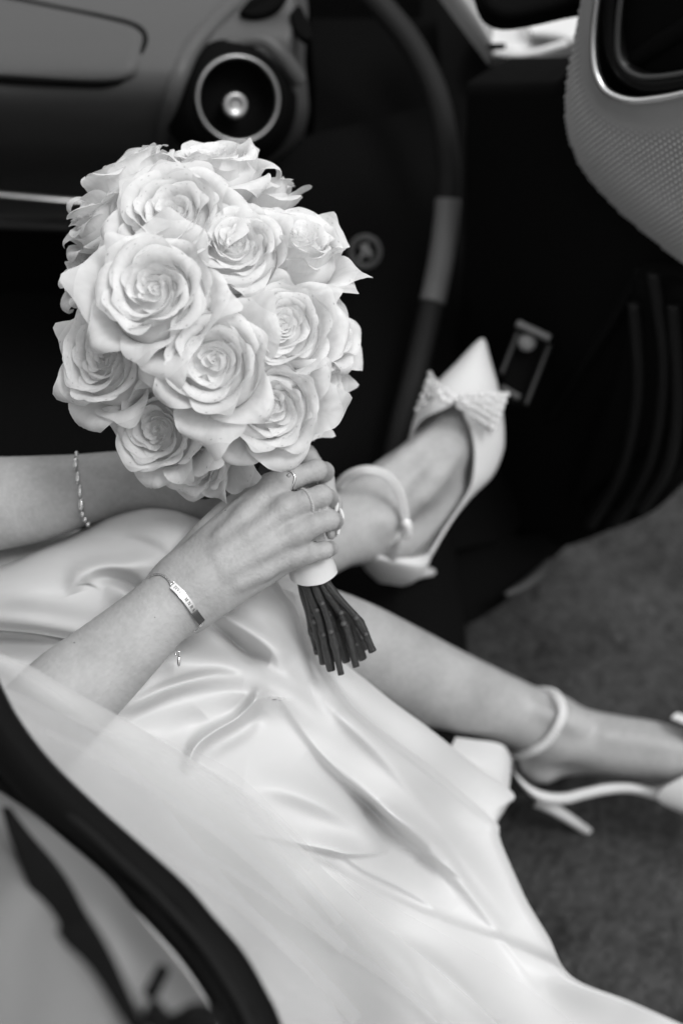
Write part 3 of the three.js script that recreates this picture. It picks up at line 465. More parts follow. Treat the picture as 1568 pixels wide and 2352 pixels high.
{ // bracelet with an engraved bar on the near wrist
  const c = P(404, 1376, 1.071), A = P(330, 1443, 1.058), ax = P(440, 1338, 1.076).sub(A).normalize(), q = new THREE.Quaternion().setFromUnitVectors(V(0, 0, 1), ax), R0 = PX(80, 1.07);
  const g = new THREE.Group(); g.name = 'bracelet'; g.userData.label = 'fine silver chain bracelet with engraved bar on the near wrist'; bride.add(g);
  const seat = (x, y, lift) => { let t = 0.95; for (; t < 1.2; t += 0.0003) { const p = P(x, y, t); if (handR(p.x, p.y, p.z) < lift) break; } return P(x, y, t); };
  const chain = (pts) => { const li = [], cc = pts.map((p) => arr(seat(p[0], p[1], 0.0008))), N = Math.round(pts.length * 5); for (let i = 0; i < N; i++) { const p = along(cc, i / (N - 1)), p2 = along(cc, Math.min(1, i / (N - 1) + 0.02)), p1 = along(cc, Math.max(0, i / (N - 1) - 0.02)); const l = new THREE.TorusGeometry(0.0011, 0.00038, 6, 10); l.scale(1.5, 0.8, 1); if (i & 1) l.rotateX(1.2); l.applyQuaternion(new THREE.Quaternion().setFromUnitVectors(V(1, 0, 0), V(p2[0] - p1[0], p2[1] - p1[1], p2[2] - p1[2]).normalize())); l.translate(p[0], p[1], p[2]); li.push(l); } return mergeGeometries(li); };
  mesh('chain', chain([[346, 1324], [356, 1319], [370, 1319], [382, 1326], [393, 1339]]), M.silver, g);
  mesh('chain', chain([[466, 1428], [464, 1434], [458, 1440], [450, 1447]]), M.silver, g);
  mesh('chain_loop', (() => { const t = new THREE.TorusGeometry(PX(5, 1.05), PX(1.2, 1.05), 8, 20); t.applyQuaternion(CAMQ); t.translate(...arr(seat(396, 1340, 0.002))); return t; })(), M.silver, g);
  const ctr = [[397, 1345], [410, 1357], [424, 1373], [438, 1392], [450, 1411], [463, 1428]].map((p) => seat(p[0], p[1], 0.0022));
  const cc = ctr.map(arr), wdir = V(0.80, 0.50, 0).normalize();
  const bar = grid((u, v) => { const p = along(cc, u), t = along(cc, Math.min(1, u + 0.02)), s = along(cc, Math.max(0, u - 0.02)), T = V(t[0] - s[0], t[1] - s[1], t[2] - s[2]).normalize(); const e = 0.001, n = V(handR(p[0] + e, p[1], p[2]) - handR(p[0] - e, p[1], p[2]), handR(p[0], p[1] + e, p[2]) - handR(p[0], p[1] - e, p[2]), handR(p[0], p[1], p[2] + e) - handR(p[0], p[1], p[2] - e)).normalize(); const w = n.clone().cross(T).normalize(); return V(p[0], p[1], p[2]).addScaledVector(w, (v - 0.5) * PX(17, 1.05)); }, 40, 4);
  const cv = document.createElement('canvas'); cv.width = 512; cv.height = 64; const cx = cv.getContext('2d'); cx.fillStyle = '#e6e6e6'; cx.fillRect(0, 0, 512, 64); cx.fillStyle = '#3a3a3a'; cx.font = 'bold 40px serif'; cx.fillText('IVVA', 40, 46); cx.fillText('M N R S', 210, 46);
  const tx = new THREE.CanvasTexture(cv); tx.colorSpace = THREE.SRGBColorSpace; tx.flipY = true;
  mesh('engraved_bar', thick(bar, 0.0013), std(1, 0.13, { metalness: 1, map: tx }), g);
  const charm = []; { const s = new THREE.SphereGeometry(PX(6, 1.1), 12, 8); s.scale(0.7, 2.2, 0.7); s.applyQuaternion(CAMQ); s.translate(...arr(P(411, 1519, 1.085))); charm.push(s); const t = new THREE.TorusGeometry(PX(5, 1.1), PX(1.4, 1.1), 6, 14); t.applyQuaternion(CAMQ); t.translate(...arr(P(408, 1500, 1.085))); charm.push(t); }
  mesh('charm', mergeGeometries(charm), M.silver, g);
}
{ // link bracelet on the far wrist
  const g = new THREE.Group(); g.name = 'bracelet_001'; g.userData.label = 'silver bracelet of long polished links on the far wrist'; bride.add(g);
  const pts = [[176, 1043], [173, 1058], [176, 1075], [180, 1100], [184, 1125], [186, 1150], [190, 1170], [196, 1190], [206, 1207]];
  const lk = [[176, 1045, 5, 9], [174, 1066, 7, 15], [179, 1098, 5.5, 15], [184, 1128, 5, 15], [187, 1157, 7.5, 15], [190, 1180, 5.5, 8], [196, 1192, 5.5, 8], [203, 1203, 5, 8]];
  const arm = bones([[B(-330, 1200, 1.20, 118), B(-60, 1163, 1.22, 110), B(80, 1146, 1.225, 99), B(180, 1126, 1.23, 83), B(300, 1108, 1.235, 72)]]);
  const hit = (x, y) => { let t = 1.1; for (; t < 1.24; t += 0.0004) { const p = P(x, y, t); let d = 9; for (const q of arm) d = smin(d, cone(q, p.x, p.y, p.z), 0.014); if (d < 0.0016) break; } return P(x, y, t); };
  mesh('chain', tube(pts.map((p) => hit(...p)), 0.0009, 6, 60), M.satinMetal, g);
  lk.forEach(([x, y, r, l]) => { const s = new THREE.SphereGeometry(1, 14, 10); s.scale(PX(r, 1.2), PX(l, 1.2), PX(r, 1.2)); s.rotateZ(-0.06); s.applyQuaternion(CAMQ); s.translate(...arr(hit(x, y))); mesh('link', s, M.silver, g); });
}

// ---------------------------------------------------------------- the dress
const dress = new THREE.Group(); dress.name = 'dress'; dress.userData.label = 'white satin dress draped over the lap and falling out of the car'; bride.add(dress);
function pathDist(x, y, pts) { // signed side distance, and the place along, of a polyline
  let best = 1e9, out = [1e9, 0, 0], L = 0;
  for (let i = 0; i < pts.length - 1; i++) { const [ax, ay] = pts[i], [bx, by] = pts[i + 1], l = Math.hypot(bx - ax, by - ay), t0 = ((x - ax) * (bx - ax) + (y - ay) * (by - ay)) / (l * l), t = clamp(t0), dx = x - ax - t * (bx - ax), dy = y - ay - t * (by - ay), d = Math.hypot(dx, dy); if (d < best) { best = d; const s = Math.sign((bx - ax) * dy - (by - ay) * dx) || 1; out = [d * s, i + t, L + t * l]; } L += l; }
  return [...out, L];
}
const finePath = (pts, n = 40) => Array.from({ length: n + 1 }, (_, i) => along(pts, i / n));
// a fold: [points (x, y, height in mm), spread on its left, on its right, flat crest]
function foldSum(folds) {
  const fs = folds.map((f) => ({ p: finePath(f.p), l: f.l, r: f.r, c: f.c ?? 0 }));
  return (x, y) => { let h = 0; for (const f of fs) { const [d, k] = pathDist(x, y, f.p); const w = d < 0 ? f.l : f.r, a = Math.max(Math.abs(d) - f.c, 0) / w; if (a > 3.2) continue; const i = Math.min(Math.floor(k), f.p.length - 2), z = lerp(f.p[i][2], f.p[i + 1][2], k - i), e = 1; h += z * Math.exp(-a * a) * e; } return h * 0.00175; };
}
function softDepth(ctrl, sigma) { return (x, y) => { let s = 0, w = 0; for (const [a, b, d] of ctrl) { const k = Math.exp(-((x - a) ** 2 + (y - b) ** 2) / (2 * sigma * sigma)) + 1e-9; s += k * d; w += k; } return s / w; }; }

{ // cloth over the knee
  const top = [[-140, 1345], [-40, 1312], [32, 1288], [72, 1270], [115, 1251], [160, 1232], [205, 1207], [248, 1182], [288, 1167], [342, 1157], [400, 1163], [440, 1178], [464, 1191], [520, 1222], [580, 1268], [640, 1330]];
  const bot = [[-140, 1448], [-60, 1446], [0, 1448], [80, 1455], [165, 1470], [250, 1488], [340, 1480], [430, 1432], [500, 1388], [560, 1356], [610, 1330], [650, 1322]];
  const folds = foldSum([
    { p: [[410, 1272, 0], [350, 1285, 5], [290, 1298, 9], [225, 1303, 11], [185, 1318, 10], [172, 1340, 6], [178, 1362, 0]], l: 26, r: 22 },
    { p: [[205, 1328, 0], [250, 1326, -8], [290, 1338, -13], [318, 1356, -14], [350, 1385, -10]], l: 17, r: 12 },
    { p: [[240, 1352, 0], [300, 1370, 7], [340, 1392, 6]], l: 30, r: 30 },
    { p: [[140, 1242, 0], [220, 1238, -3], [320, 1246, -4], [385, 1282, -3]], l: 14, r: 26 },
    { p: [[300, 1190, 0], [345, 1205, 6], [400, 1215, 6], [440, 1230, 0]], l: 34, r: 40 },
    { p: [[-100, 1340, 4], [40, 1345, 6], [140, 1370, 4], [220, 1420, 0]], l: 44, r: 60 },
    { p: [[-100, 1420, 3], [60, 1432, 4], [180, 1452, 3], [300, 1480, 2]], l: 22, r: 12 }]);
  const T = top.map((p) => [...p]), Bt = bot.map((p) => [...p]);
  const g = grid((u, v) => {
    const a = along(T, u), b = along(Bt, u), vv = v * v * 0.35 + v * 0.65, x = lerp(a[0], b[0], vv), y = lerp(a[1], b[1], vv), round = Math.sqrt(1 - (1 - v) ** 2);
    const back = 1.265 + 0.03 * smooth(0, -140, x), front = 1.128 + 0.02 * smooth(100, -140, x) + 0.02 * smooth(380, 620, x);
    return P(x, y, lerp(back, front, Math.pow(round, 0.92)) - 0.012 * Math.sin(Math.PI * vv) - folds(x, y) * smooth(0, 0.16, v));
  }, 170, 130, 1);
  mesh('knee_drape', thick(g, 0.0015), M.satin, dress);
}
const mainRight = [[625, 1318], [655, 1362], [681, 1395], [704, 1450], [728, 1502], [756, 1548], [785, 1590], [824, 1636], [895, 1690], [970, 1745], [1060, 1818], [1138, 1886], [1146, 1920], [1157, 1952], [1183, 2012], [1212, 2074], [1258, 2150], [1312, 2242], [1450, 2300], [1600, 2368], [1720, 2430]];
const baseD = softDepth([[-100, 1470, 1.165], [120, 1480, 1.15], [400, 1420, 1.15], [560, 1360, 1.17], [680, 1430, 1.19], [300, 1600, 1.095], [560, 1560, 1.14], [760, 1600, 1.215], [420, 1750, 1.06], [640, 1760, 1.12], [900, 1760, 1.255], [1120, 1880, 1.375], [100, 1700, 1.02], [200, 1900, .985], [480, 1950, 1.015], [760, 1950, 1.125], [1000, 2050, 1.24], [1180, 2080, 1.32], [400, 2200, .96], [700, 2250, 1.03], [1000, 2300, 1.14], [1300, 2330, 1.25], [1600, 2420, 1.3], [600, 2450, .97], [0, 2100, .93], [100, 2400, .9]], 105);
{
  const folds = foldSum([
    { p: [[180, 1668, 0], [291, 1640, 6], [400, 1606, 11], [510, 1592, 14], [588, 1598, 13]], l: 28, r: 46 },                       // broad bright roll
    { p: [[592, 1594, 6], [584, 1612, 15], [546, 1650, 17], [500, 1676, 16], [458, 1705, 15], [437, 1739, 9], [426, 1785, 0]], l: 14, r: 13 }, // its sharp return
    { p: [[470, 1640, 0], [440, 1668, -5], [400, 1690, -3], [380, 1720, 0]], l: 34, r: 30 },
    { p: [[600, 1625, 0], [560, 1672, -8], [500, 1712, -8], [462, 1750, 0]], l: 22, r: 22 },
    { p: [[270, 1640, 0], [330, 1607, -9], [395, 1578, -11], [494, 1552, -5], [560, 1560, 0]], l: 14, r: 16 },
    { p: [[330, 1500, 6], [405, 1515, 14], [520, 1531, 15], [624, 1570, 15], [720, 1632, 14], [815, 1703, 14], [905, 1790, 14], [985, 1890, 10], [1040, 1960, 0]], l: 40, r: 46 },
    { p: [[474, 1423, -3], [515, 1456, -13], [545, 1485, -15], [575, 1506, -13], [620, 1520, 0]], l: 18, r: 11 },
    { p: [[470, 1392, 0], [520, 1420, 9], [580, 1456, 13], [628, 1498, 12], [660, 1540, 6], [740, 1600, 0]], l: 26, r: 20 },
    { p: [[560, 1372, 4], [620, 1440, 8], [672, 1500, 9], [740, 1570, 8], [820, 1660, 8], [930, 1750, 6], [1060, 1860, 0]], l: 30, r: 30 },
    { p: [[620, 1560, 0], [700, 1680, 6], [770, 1762, 15], [865, 1843, 21], [920, 1892, 21], [976, 1940, 16], [1069, 2040, 9], [1172, 2175, 4], [1240, 2270, 0]], l: 62, r: 14 },
    { p: [[700, 1730, 0], [790, 1800, -9], [850, 1858, -22], [905, 1908, -24], [965, 1952, -10]], l: 16, r: 78 },
    { p: [[780, 1620, 0], [836, 1668, 6], [965, 1772, 8], [1060, 1850, 6], [1120, 1895, 0]], l: 7, r: 40 },
    { p: [[720, 1560, 0], [760, 1620, 5], [880, 1740, 6], [1000, 1880, 6], [1080, 1990, 5], [1180, 2120, 0]], l: 30, r: 16 },
    { p: [[690, 1972, 0], [769, 2004, 7], [888, 2064, 10], [1017, 2116, 11], [1172, 2172, 11], [1316, 2240, 9], [1420, 2290, 4]], l: 13, r: 60 },
    { p: [[700, 1940, 0], [769, 1953, 5], [836, 1996, 7], [914, 2034, 8], [985, 2076, 6], [1020, 2110, 0]], l: 40, r: 9 },
    { p: [[690, 2050, 0], [759, 2092, 6], [850, 2140, 9], [914, 2190, 9], [960, 2250, 9], [1000, 2330, 7]], l: 10, r: 60 },
    { p: [[880, 2150, 0], [980, 2200, 5], [1060, 2270, 6], [1130, 2340, 5]], l: 16, r: 30 },
    { p: [[560, 1800, 0], [650, 1812, 9], [740, 1846, 16], [810, 1885, 16], [862, 1925, 10], [900, 1940, 4]], l: 46, r: 30 },
    { p: [[860, 1842, 0], [905, 1878, 12], [960, 1912, 14], [1010, 1952, 12], [1070, 2040, 8], [1140, 2130, 4]], l: 22, r: 40 },
    { p: [[556, 1908, 0], [640, 1926, 6], [723, 1946, 9], [790, 1960, 10], [850, 1960, 8], [890, 1950, 0]], l: 40, r: 7 },
    { p: [[500, 2010, 0], [660, 2130, 6], [820, 2250, 7], [960, 2370, 4]], l: 14, r: 70 },
    { p: [[200, 1760, 0], [330, 1880, 6], [480, 1990, 5], [600, 2080, 0]], l: 50, r: 50 },
    { p: [[-100, 1472, -6], [0, 1468, -6], [110, 1478, -4], [200, 1510, 0]], l: 10, r: 22 },
    { p: [[-100, 1520, 6], [60, 1520, 7], [180, 1550, 4]], l: 20, r: 30 }]);
  const R = mainRight, L = [[-130, 1400], [-130, 1500], [-130, 1640], [-130, 1800], [-130, 1960], [-130, 2120], [-130, 2290], [-130, 2460]];
  const g = grid((u, v) => {
    const b = along(R, v), a = along(L, v), w = 1 - (1 - u) ** 1.25, x = lerp(a[0], b[0], w), y = lerp(a[1], b[1], w), e = clamp((1 - w) * (b[0] - a[0]) / 26);
    return P(x, y, baseD(x, y) - folds(x, y) + 0.012 * (1 - e) ** 2);
  }, 360, 360, 1);
  mesh('skirt', thick(g, 0.0015), M.satin, dress);
  // turned facing along the slit, and the lower flap behind it
  const edge2 = [[690, 1372], [724, 1425], [752, 1476], [785, 1522], [842, 1568], [903, 1617], [992, 1682], [1085, 1756], [1174, 1822], [1162, 1848], [1138, 1888]];
  const edge1 = [[640, 1350], [670, 1420], [700, 1480], [735, 1545], [785, 1612], [850, 1675], [930, 1735], [1010, 1800], [1090, 1868], [1110, 1880], [1130, 1892]];
  mesh('slit_facing', thick(grid((u, v) => { const a = along(edge1, u), b = along(edge2, u), x = lerp(a[0], b[0], v), y = lerp(a[1], b[1], v); return P(x, y, lerp(baseD(a[0], a[1]) + 0.012, baseD(b[0], b[1]) + 0.028, v) - 0.010 * Math.sin(Math.PI * v) * (0.5 + 0.5 * Math.sin(u * 7)) + 0.008 * v ** 6); }, 90, 24), 0.0015), M.satin, dress);
  mesh('back_flap', thick(loft([[P(930, 1650, 1.44), P(998, 1684, 1.455), P(1075, 1697, 1.47), P(1149, 1709, 1.49), P(1172, 1738, 1.50)], [P(940, 1710, 1.42), P(1010, 1730, 1.435), P(1080, 1745, 1.45), P(1150, 1760, 1.47), P(1172, 1775, 1.485)], [P(960, 1780, 1.42), P(1030, 1800, 1.435), P(1090, 1815, 1.445), P(1140, 1830, 1.455), P(1165, 1838, 1.47)]], 50, 24), 0.0015), M.satin, dress);
  mesh('lap_fold', thick(loft([[P(-140, 1270, 1.27), P(-40, 1278, 1.262), P(40, 1300, 1.255)], [P(-140, 1330, 1.22), P(-40, 1335, 1.215), P(50, 1345, 1.21)], [P(-140, 1400, 1.19), P(-40, 1400, 1.19), P(60, 1400, 1.19)]], 24, 20), 0.0015), M.satin, dress);
  const bod = [[W3(-.66, .47, -.8, .135), W3(-.67, .68, -.8, .112), W3(-.655, .88, -.8, .118)], [W3(-.62, .45, -.84, .10), W3(-.36, .47, -.84, .085)], [W3(-.62, .45, -.74, .10), W3(-.36, .45, -.72, .085)]];
  mesh('bodice', netSurface(field(bod, 0.05), bod, 0.014), M.satin, dress);
}
// ---------------------------------------------------------------- the veil: thin tulle in overlapping lengths
{
  const veil = new THREE.Group(); veil.name = 'veil'; veil.userData.label = 'sheer tulle veil trailing over the forearm and skirt'; bride.add(veil);
  const lift = softDepth([[0, 1520, .955], [150, 1600, .935], [300, 1670, .95], [450, 1760, .99], [650, 1930, 1.02], [900, 2060, 1.10], [1150, 2200, 1.17], [1400, 2330, 1.2], [200, 1900, .90], [450, 2080, .915], [700, 2250, .965], [1000, 2350, 1.06], [-100, 1700, .90], [400, 2400, .88], [0, 1900, .87], [700, 2480, .92]], 110);
  const sheet = (name, topEdge, d0, mat, waves, amp) => { // topEdge: its free edge; falls towards the lower left
    const bottom = [[-160, 1560], [-160, 1800], [-100, 2000], [60, 2200], [260, 2380], [480, 2480], [760, 2520], [1000, 2500]];
    const g = grid((u, v) => { const a = along(topEdge, u), b = along(bottom, u), x = lerp(a[0], b[0], v), y = lerp(a[1], b[1], v); return P(x, y, lift(x, y) + d0 - amp * Math.sin(v * waves + u * 2.1) * smooth(0, 0.1, v)); }, 120, 90);
    return mesh(name, g, mat, veil);
  };
  sheet('veil_length', [[-60, 1480], [60, 1524], [160, 1582], [275, 1645], [360, 1694], [442, 1744], [572, 1830], [680, 1935], [800, 2050], [960, 2190], [1120, 2330], [1240, 2440]], 0, M.veil, 15, 0.0025);
  sheet('veil_length', [[-60, 1500], [60, 1548], [200, 1640], [330, 1740], [420, 1795], [500, 1850], [640, 1960], [760, 2080], [900, 2230], [1000, 2340], [1100, 2460]], -0.010, M.veilThin, 22, 0.002);
  sheet('veil_length', [[-60, 1560], [40, 1590], [150, 1650], [260, 1720], [330, 1790], [420, 1900], [540, 2040], [640, 2150], [760, 2300], [820, 2400]], -0.018, M.veilThin, 26, 0.002);
  sheet('veil_length', [[120, 1600], [240, 1650], [360, 1690], [480, 1740], [560, 1790], [650, 1880], [760, 1990], [900, 2080], [1060, 2170], [1200, 2260], [1340, 2370]], 0.006, M.veilThin, 12, 0.003);
  // doubled folds of the tulle: narrow strips lying on top
  for (const [c, w0, w1] of [[[[150, 1636], [300, 1700], [450, 1772], [600, 1880], [720, 1985]], 10, 22], [[[260, 1680], [420, 1738], [560, 1815], [690, 1925], [830, 2060]], 8, 16], [[[428, 1730], [520, 1800], [600, 1880], [690, 1990], [790, 2110]], 12, 26], [[[110, 1672], [240, 1735], [380, 1815], [520, 1910], [660, 2030], [800, 2170]], 16, 30], [[[300, 1900], [440, 1985], [590, 2095], [720, 2210], [830, 2330]], 22, 34], [[[480, 1960], [620, 2050], [780, 2160], [930, 2260], [1060, 2370]], 14, 26]])
    mesh('veil_crease', loft([c.map(([x, y], i) => P(x, y, lift(x, y) - 0.030)), c.map(([x, y], i) => { const k = lerp(w0, w1, i / (c.length - 1)); return P(x - k * 0.6, y + k * 0.8, lift(x, y) - 0.031); })], 50, 3), M.veilThin, veil);
}
// ---------------------------------------------------------------- shoes
function beads(pts, r, rows = 3, spread = 1) { // small pearls in rows round a strap
  const c = pts.map(arr), out = []; let L = 0; for (let i = 1; i < pts.length; i++) L += pts[i].distanceTo(pts[i - 1]);
  const n = Math.round(L / (r * 1.7)), base = new THREE.IcosahedronGeometry(r, 1);
  for (let i = 0; i <= n; i++) { const t = i / n, p = along(c, t), q = along(c, Math.min(1, t + 0.01)), T = V(q[0] - p[0], q[1] - p[1], q[2] - p[2]).normalize(), N = T.clone().cross(FWD).normalize(); for (let k = 0; k < rows; k++) { const g = base.clone(), o = (k - (rows - 1) / 2) * r * 1.5 * spread; g.translate(p[0] + N.x * o - FWD.x * r * 0.3 * (k & 1), p[1] + N.y * o - FWD.y * r * 0.3 * (k & 1), p[2] + N.z * o - FWD.z * r * 0.3 * (k & 1)); out.push(g); } }
  return mergeGeometries(out);
}
{ // far shoe, seen from above with its bow
  const shoe = new THREE.Group(); shoe.name = 'shoe'; shoe.userData.label = 'white pointed pump with pearl bow, raised inside the door opening'; bride.add(shoe);
  // per ring: left x, y, right x, y, depth of centre, half thickness (m), opening angles right / left (degrees; 90 = closed)
  const R = [
    [868, 1338, 925, 1346, 1.500, .008, 90, 90], [836, 1306, 958, 1332, 1.488, .024, 90, 90], [820, 1272, 980, 1304, 1.478, .040, 88, 92], [826, 1256, 990, 1280, 1.492, .038, 34, 152], [846, 1248, 1000, 1262, 1.508, .034, 22, 166], [886, 1190, 1031, 1206, 1.52, .032, 16, 172],
    [915, 1118, 1080, 1145, 1.525, .034, 30, 176], [930, 1050, 1130, 1094, 1.525, .036, 54, 172], [940, 1000, 1154, 1040, 1.52, .038, 66, 160], [950, 962, 1158, 1000, 1.515, .038, 74, 146], [962, 930, 1155, 955, 1.515, .037, 86, 112], [984, 900, 1148, 915, 1.52, .034, 90, 90], [1012, 868, 1140, 875, 1.525, .030, 90, 90], [1045, 835, 1130, 840, 1.53, .025, 90, 90], [1072, 806, 1122, 810, 1.535, .018, 90, 90], [1092, 786, 1117, 790, 1.54, .011, 90, 90], [1104, 777, 1111, 778, 1.543, .002, 90, 90]];
  const ring = (row, a) => { const [lx, ly, rx, ry, d, h] = row, cx = (lx + rx) / 2, cy = (ly + ry) / 2, k = Math.cos(a), s = Math.sin(a); return P(lerp(cx, k > 0 ? rx : lx, Math.abs(k)), lerp(cy, k > 0 ? ry : ly, Math.abs(k)), d - s * h); };
  const rad = Math.PI / 180;
  const half = (side) => grid((u, v) => { const row = along(R, v), e = side > 0 ? row[6] : row[7], a0 = -90, a1 = side > 0 ? Math.min(e, 90) : Math.max(e, 90), a = side > 0 ? lerp(a0, a1, u) : lerp(270, a1, u); return ring(row, a * rad); }, 26, 110);
  mesh('upper', mergeGeometries([half(1), half(-1)]), M.shoe, shoe);
  const rim = []; for (let i = 0; i <= 40; i++) { const v = lerp(2.1 / 16, 10.4 / 16, i / 40), row = along(R, v); rim.push(ring(row, Math.min(row[6], 90) * rad)); }
  mesh('topline', tube(rim, 0.0016, 8, 90), M.shoe, shoe);
  mesh('heel', tube([P(935, 1322, 1.51), P(952, 1316, 1.545), P(975, 1314, 1.575), P(992, 1314, 1.595)], (t) => lerp(0.0095, 0.0042, t), 12, 20), M.shoe, shoe);
  const strap = [[766, 1140, 1.47], [776, 1118, 1.44], [800, 1092, 1.405], [842, 1079, 1.388], [884, 1090, 1.395], [914, 1124, 1.408], [926, 1165, 1.422], [931, 1200, 1.435]].map((p) => P(...p));
  mesh('ankle_strap', tube(strap, PX(5.5, 1.41), 12, 60, 0.6), M.shoe, shoe);
  const bd = mesh('strap_pearls', beads(strap.map((p) => p.clone().addScaledVector(FWD, -0.003)), 0.0026, 2), M.pearl, shoe); bd.userData.kind = 'stuff';
  mesh('buckle', tube([P(926, 1196, 1.42), P(936, 1206, 1.42), P(938, 1222, 1.425), P(930, 1232, 1.43)], 0.005, 10, 20), M.pearl, shoe);
  mesh('strap_end', tube([P(928, 1212, 1.44), P(908, 1230, 1.435), P(884, 1250, 1.44), P(862, 1268, 1.455), P(846, 1276, 1.475)], (t) => lerp(0.007, 0.0045, t), 10, 24, 0.5), M.crystal, shoe);
  const sph = new THREE.SphereGeometry(1, 12, 9), pearl = (x, y, d, r, m) => { const o = mesh('pearl', sph, m, shoe); o.position.copy(P(x, y, d)); o.scale.setScalar(PX(r, d)); };
  const rw = rng(77);
  const wing = (t0, t1, b0, b1, na, nb, d0, d1, m) => { for (let i = 0; i < na; i++) { const a = i / (na - 1), n = Math.round(lerp(2, nb, Math.pow(a, 0.7))); for (let j = 0; j < n; j++) { const b = n > 1 ? j / (n - 1) : 0.5, x = lerp(lerp(t0[0], t1[0], a), lerp(b0[0], b1[0], a), b), y = lerp(lerp(t0[1], t1[1], a), lerp(b0[1], b1[1], a), b); pearl(x + (rw() - 0.5) * 4, y + (rw() - 0.5) * 4, lerp(d0, d1, a) - 0.006 * Math.sin(Math.PI * b), 6.8, m); } } };
  wing([1046, 908], [1162, 906], [1052, 932], [1136, 984], 9, 6, 1.455, 1.462, M.pearl);
  wing([1006, 894], [988, 860], [992, 912], [957, 940], 5, 6, 1.462, 1.475, M.crystal);
  for (const [t, b, d] of [[[[1040, 902], [1100, 899], [1166, 902]], [[1048, 936], [1095, 958], [1140, 990]], 1.476], [[[1012, 890], [1000, 872], [986, 856]], [[996, 918], [978, 930], [953, 944]], 1.489]]) mesh('bow_backing', thick(loft([t.map((p) => P(...p, d)), t.map((p, i) => P((p[0] + b[i][0]) / 2, (p[1] + b[i][1]) / 2, d - 0.005)), b.map((p) => P(...p, d))], 16, 10), 0.002), M.shoe, shoe);
  for (const [x, y] of [[1008, 902], [1022, 896], [1034, 906], [1016, 916], [1030, 922], [1042, 914]]) pearl(x, y, 1.448, 9, M.pearl);
}
{ // near shoe on the asphalt, cut by the frame
  const shoe = new THREE.Group(); shoe.name = 'shoe_001'; shoe.userData.label = 'white stiletto with pearl ankle strap standing on the asphalt'; bride.add(shoe);
  const topN = [[1166, 1736], [1180, 1768], [1204, 1796], [1242, 1818], [1290, 1823], [1340, 1812], [1392, 1801], [1446, 1800], [1500, 1810], [1536, 1800], [1570, 1780]];
  const sole = [[1172, 1752], [1186, 1790], [1214, 1824], [1248, 1844], [1296, 1847], [1340, 1836], [1392, 1825], [1446, 1822], [1508, 1838], [1568, 1857], [1640, 1880]];
  mesh('counter', thick(grid((u, v) => { const a = along(topN, u), b = along(sole, u); if (v < 0.4) { const t = v / 0.4; return P(lerp(a[0], b[0], t), lerp(a[1], b[1], t), 1.565 - 0.004 * Math.sin(Math.PI * t)); } if (v < 0.7) { const t = (v - 0.4) / 0.3; return P(b[0], b[1] - 4 * t, lerp(1.565, 1.64, t)); } const t = (v - 0.7) / 0.3; return P(lerp(b[0], a[0], t), lerp(b[1] - 4, a[1] - 2, t), 1.64); }, 90, 30), 0.002), M.shoe, shoe);
  mesh('insole', grid((u, v) => { const a = along(topN, lerp(0.06, 0.9, u)), b = along(sole, lerp(0.06, 0.9, u)); return P(lerp(a[0], b[0], 0.3), lerp(a[1], b[1], 0.3), lerp(1.572, 1.636, v)); }, 50, 8), M.insole, shoe);
  const lead = [[1560, 1862], [1512, 1836], [1518, 1810], [1570, 1780], [1622, 1738], [1606, 1692], [1566, 1664], [1540, 1652], [1552, 1640]];
  mesh('vamp', thick(grid((u, v) => { const a = along(lead, v), b = along([[1660, 1888], [1700, 1900], [1760, 1890], [1790, 1870], [1800, 1840], [1800, 1800], [1780, 1760], [1740, 1720], [1700, 1690]], v); return P(lerp(a[0], b[0], u), lerp(a[1], b[1], u), 1.555 - 0.05 * Math.sin(Math.PI * clamp(v * 0.9 + 0.05)) * (1 - 0.3 * u)); }, 40, 40), 0.002), M.shoe, shoe);
  mesh('heel', tube([P(1232, 1836, 1.60), P(1262, 1852, 1.60), P(1300, 1876, 1.625), P(1336, 1900, 1.655), P(1352, 1910, 1.668)], (t) => lerp(0.0100, 0.0045, Math.pow(t, 0.6)), 12, 30), M.shoe, shoe);
  const strap = [[1232, 1586, 1.585], [1254, 1586, 1.560], [1278, 1597, 1.538], [1291, 1630, 1.522], [1281, 1664, 1.520], [1256, 1701, 1.528], [1222, 1724, 1.540], [1190, 1733, 1.560], [1168, 1728, 1.585]].map((p) => P(...p));
  mesh('ankle_strap', tube(strap, PX(5.5, 1.54), 12, 60, 0.6), M.shoe, shoe);
  const bd = mesh('strap_pearls', beads(strap.map((p) => p.clone().addScaledVector(FWD, -0.003)), 0.0028, 2), M.pearl, shoe); bd.userData.kind = 'stuff';
}
rebase(bride, P(1360, 1800, 1.62).setY(0));

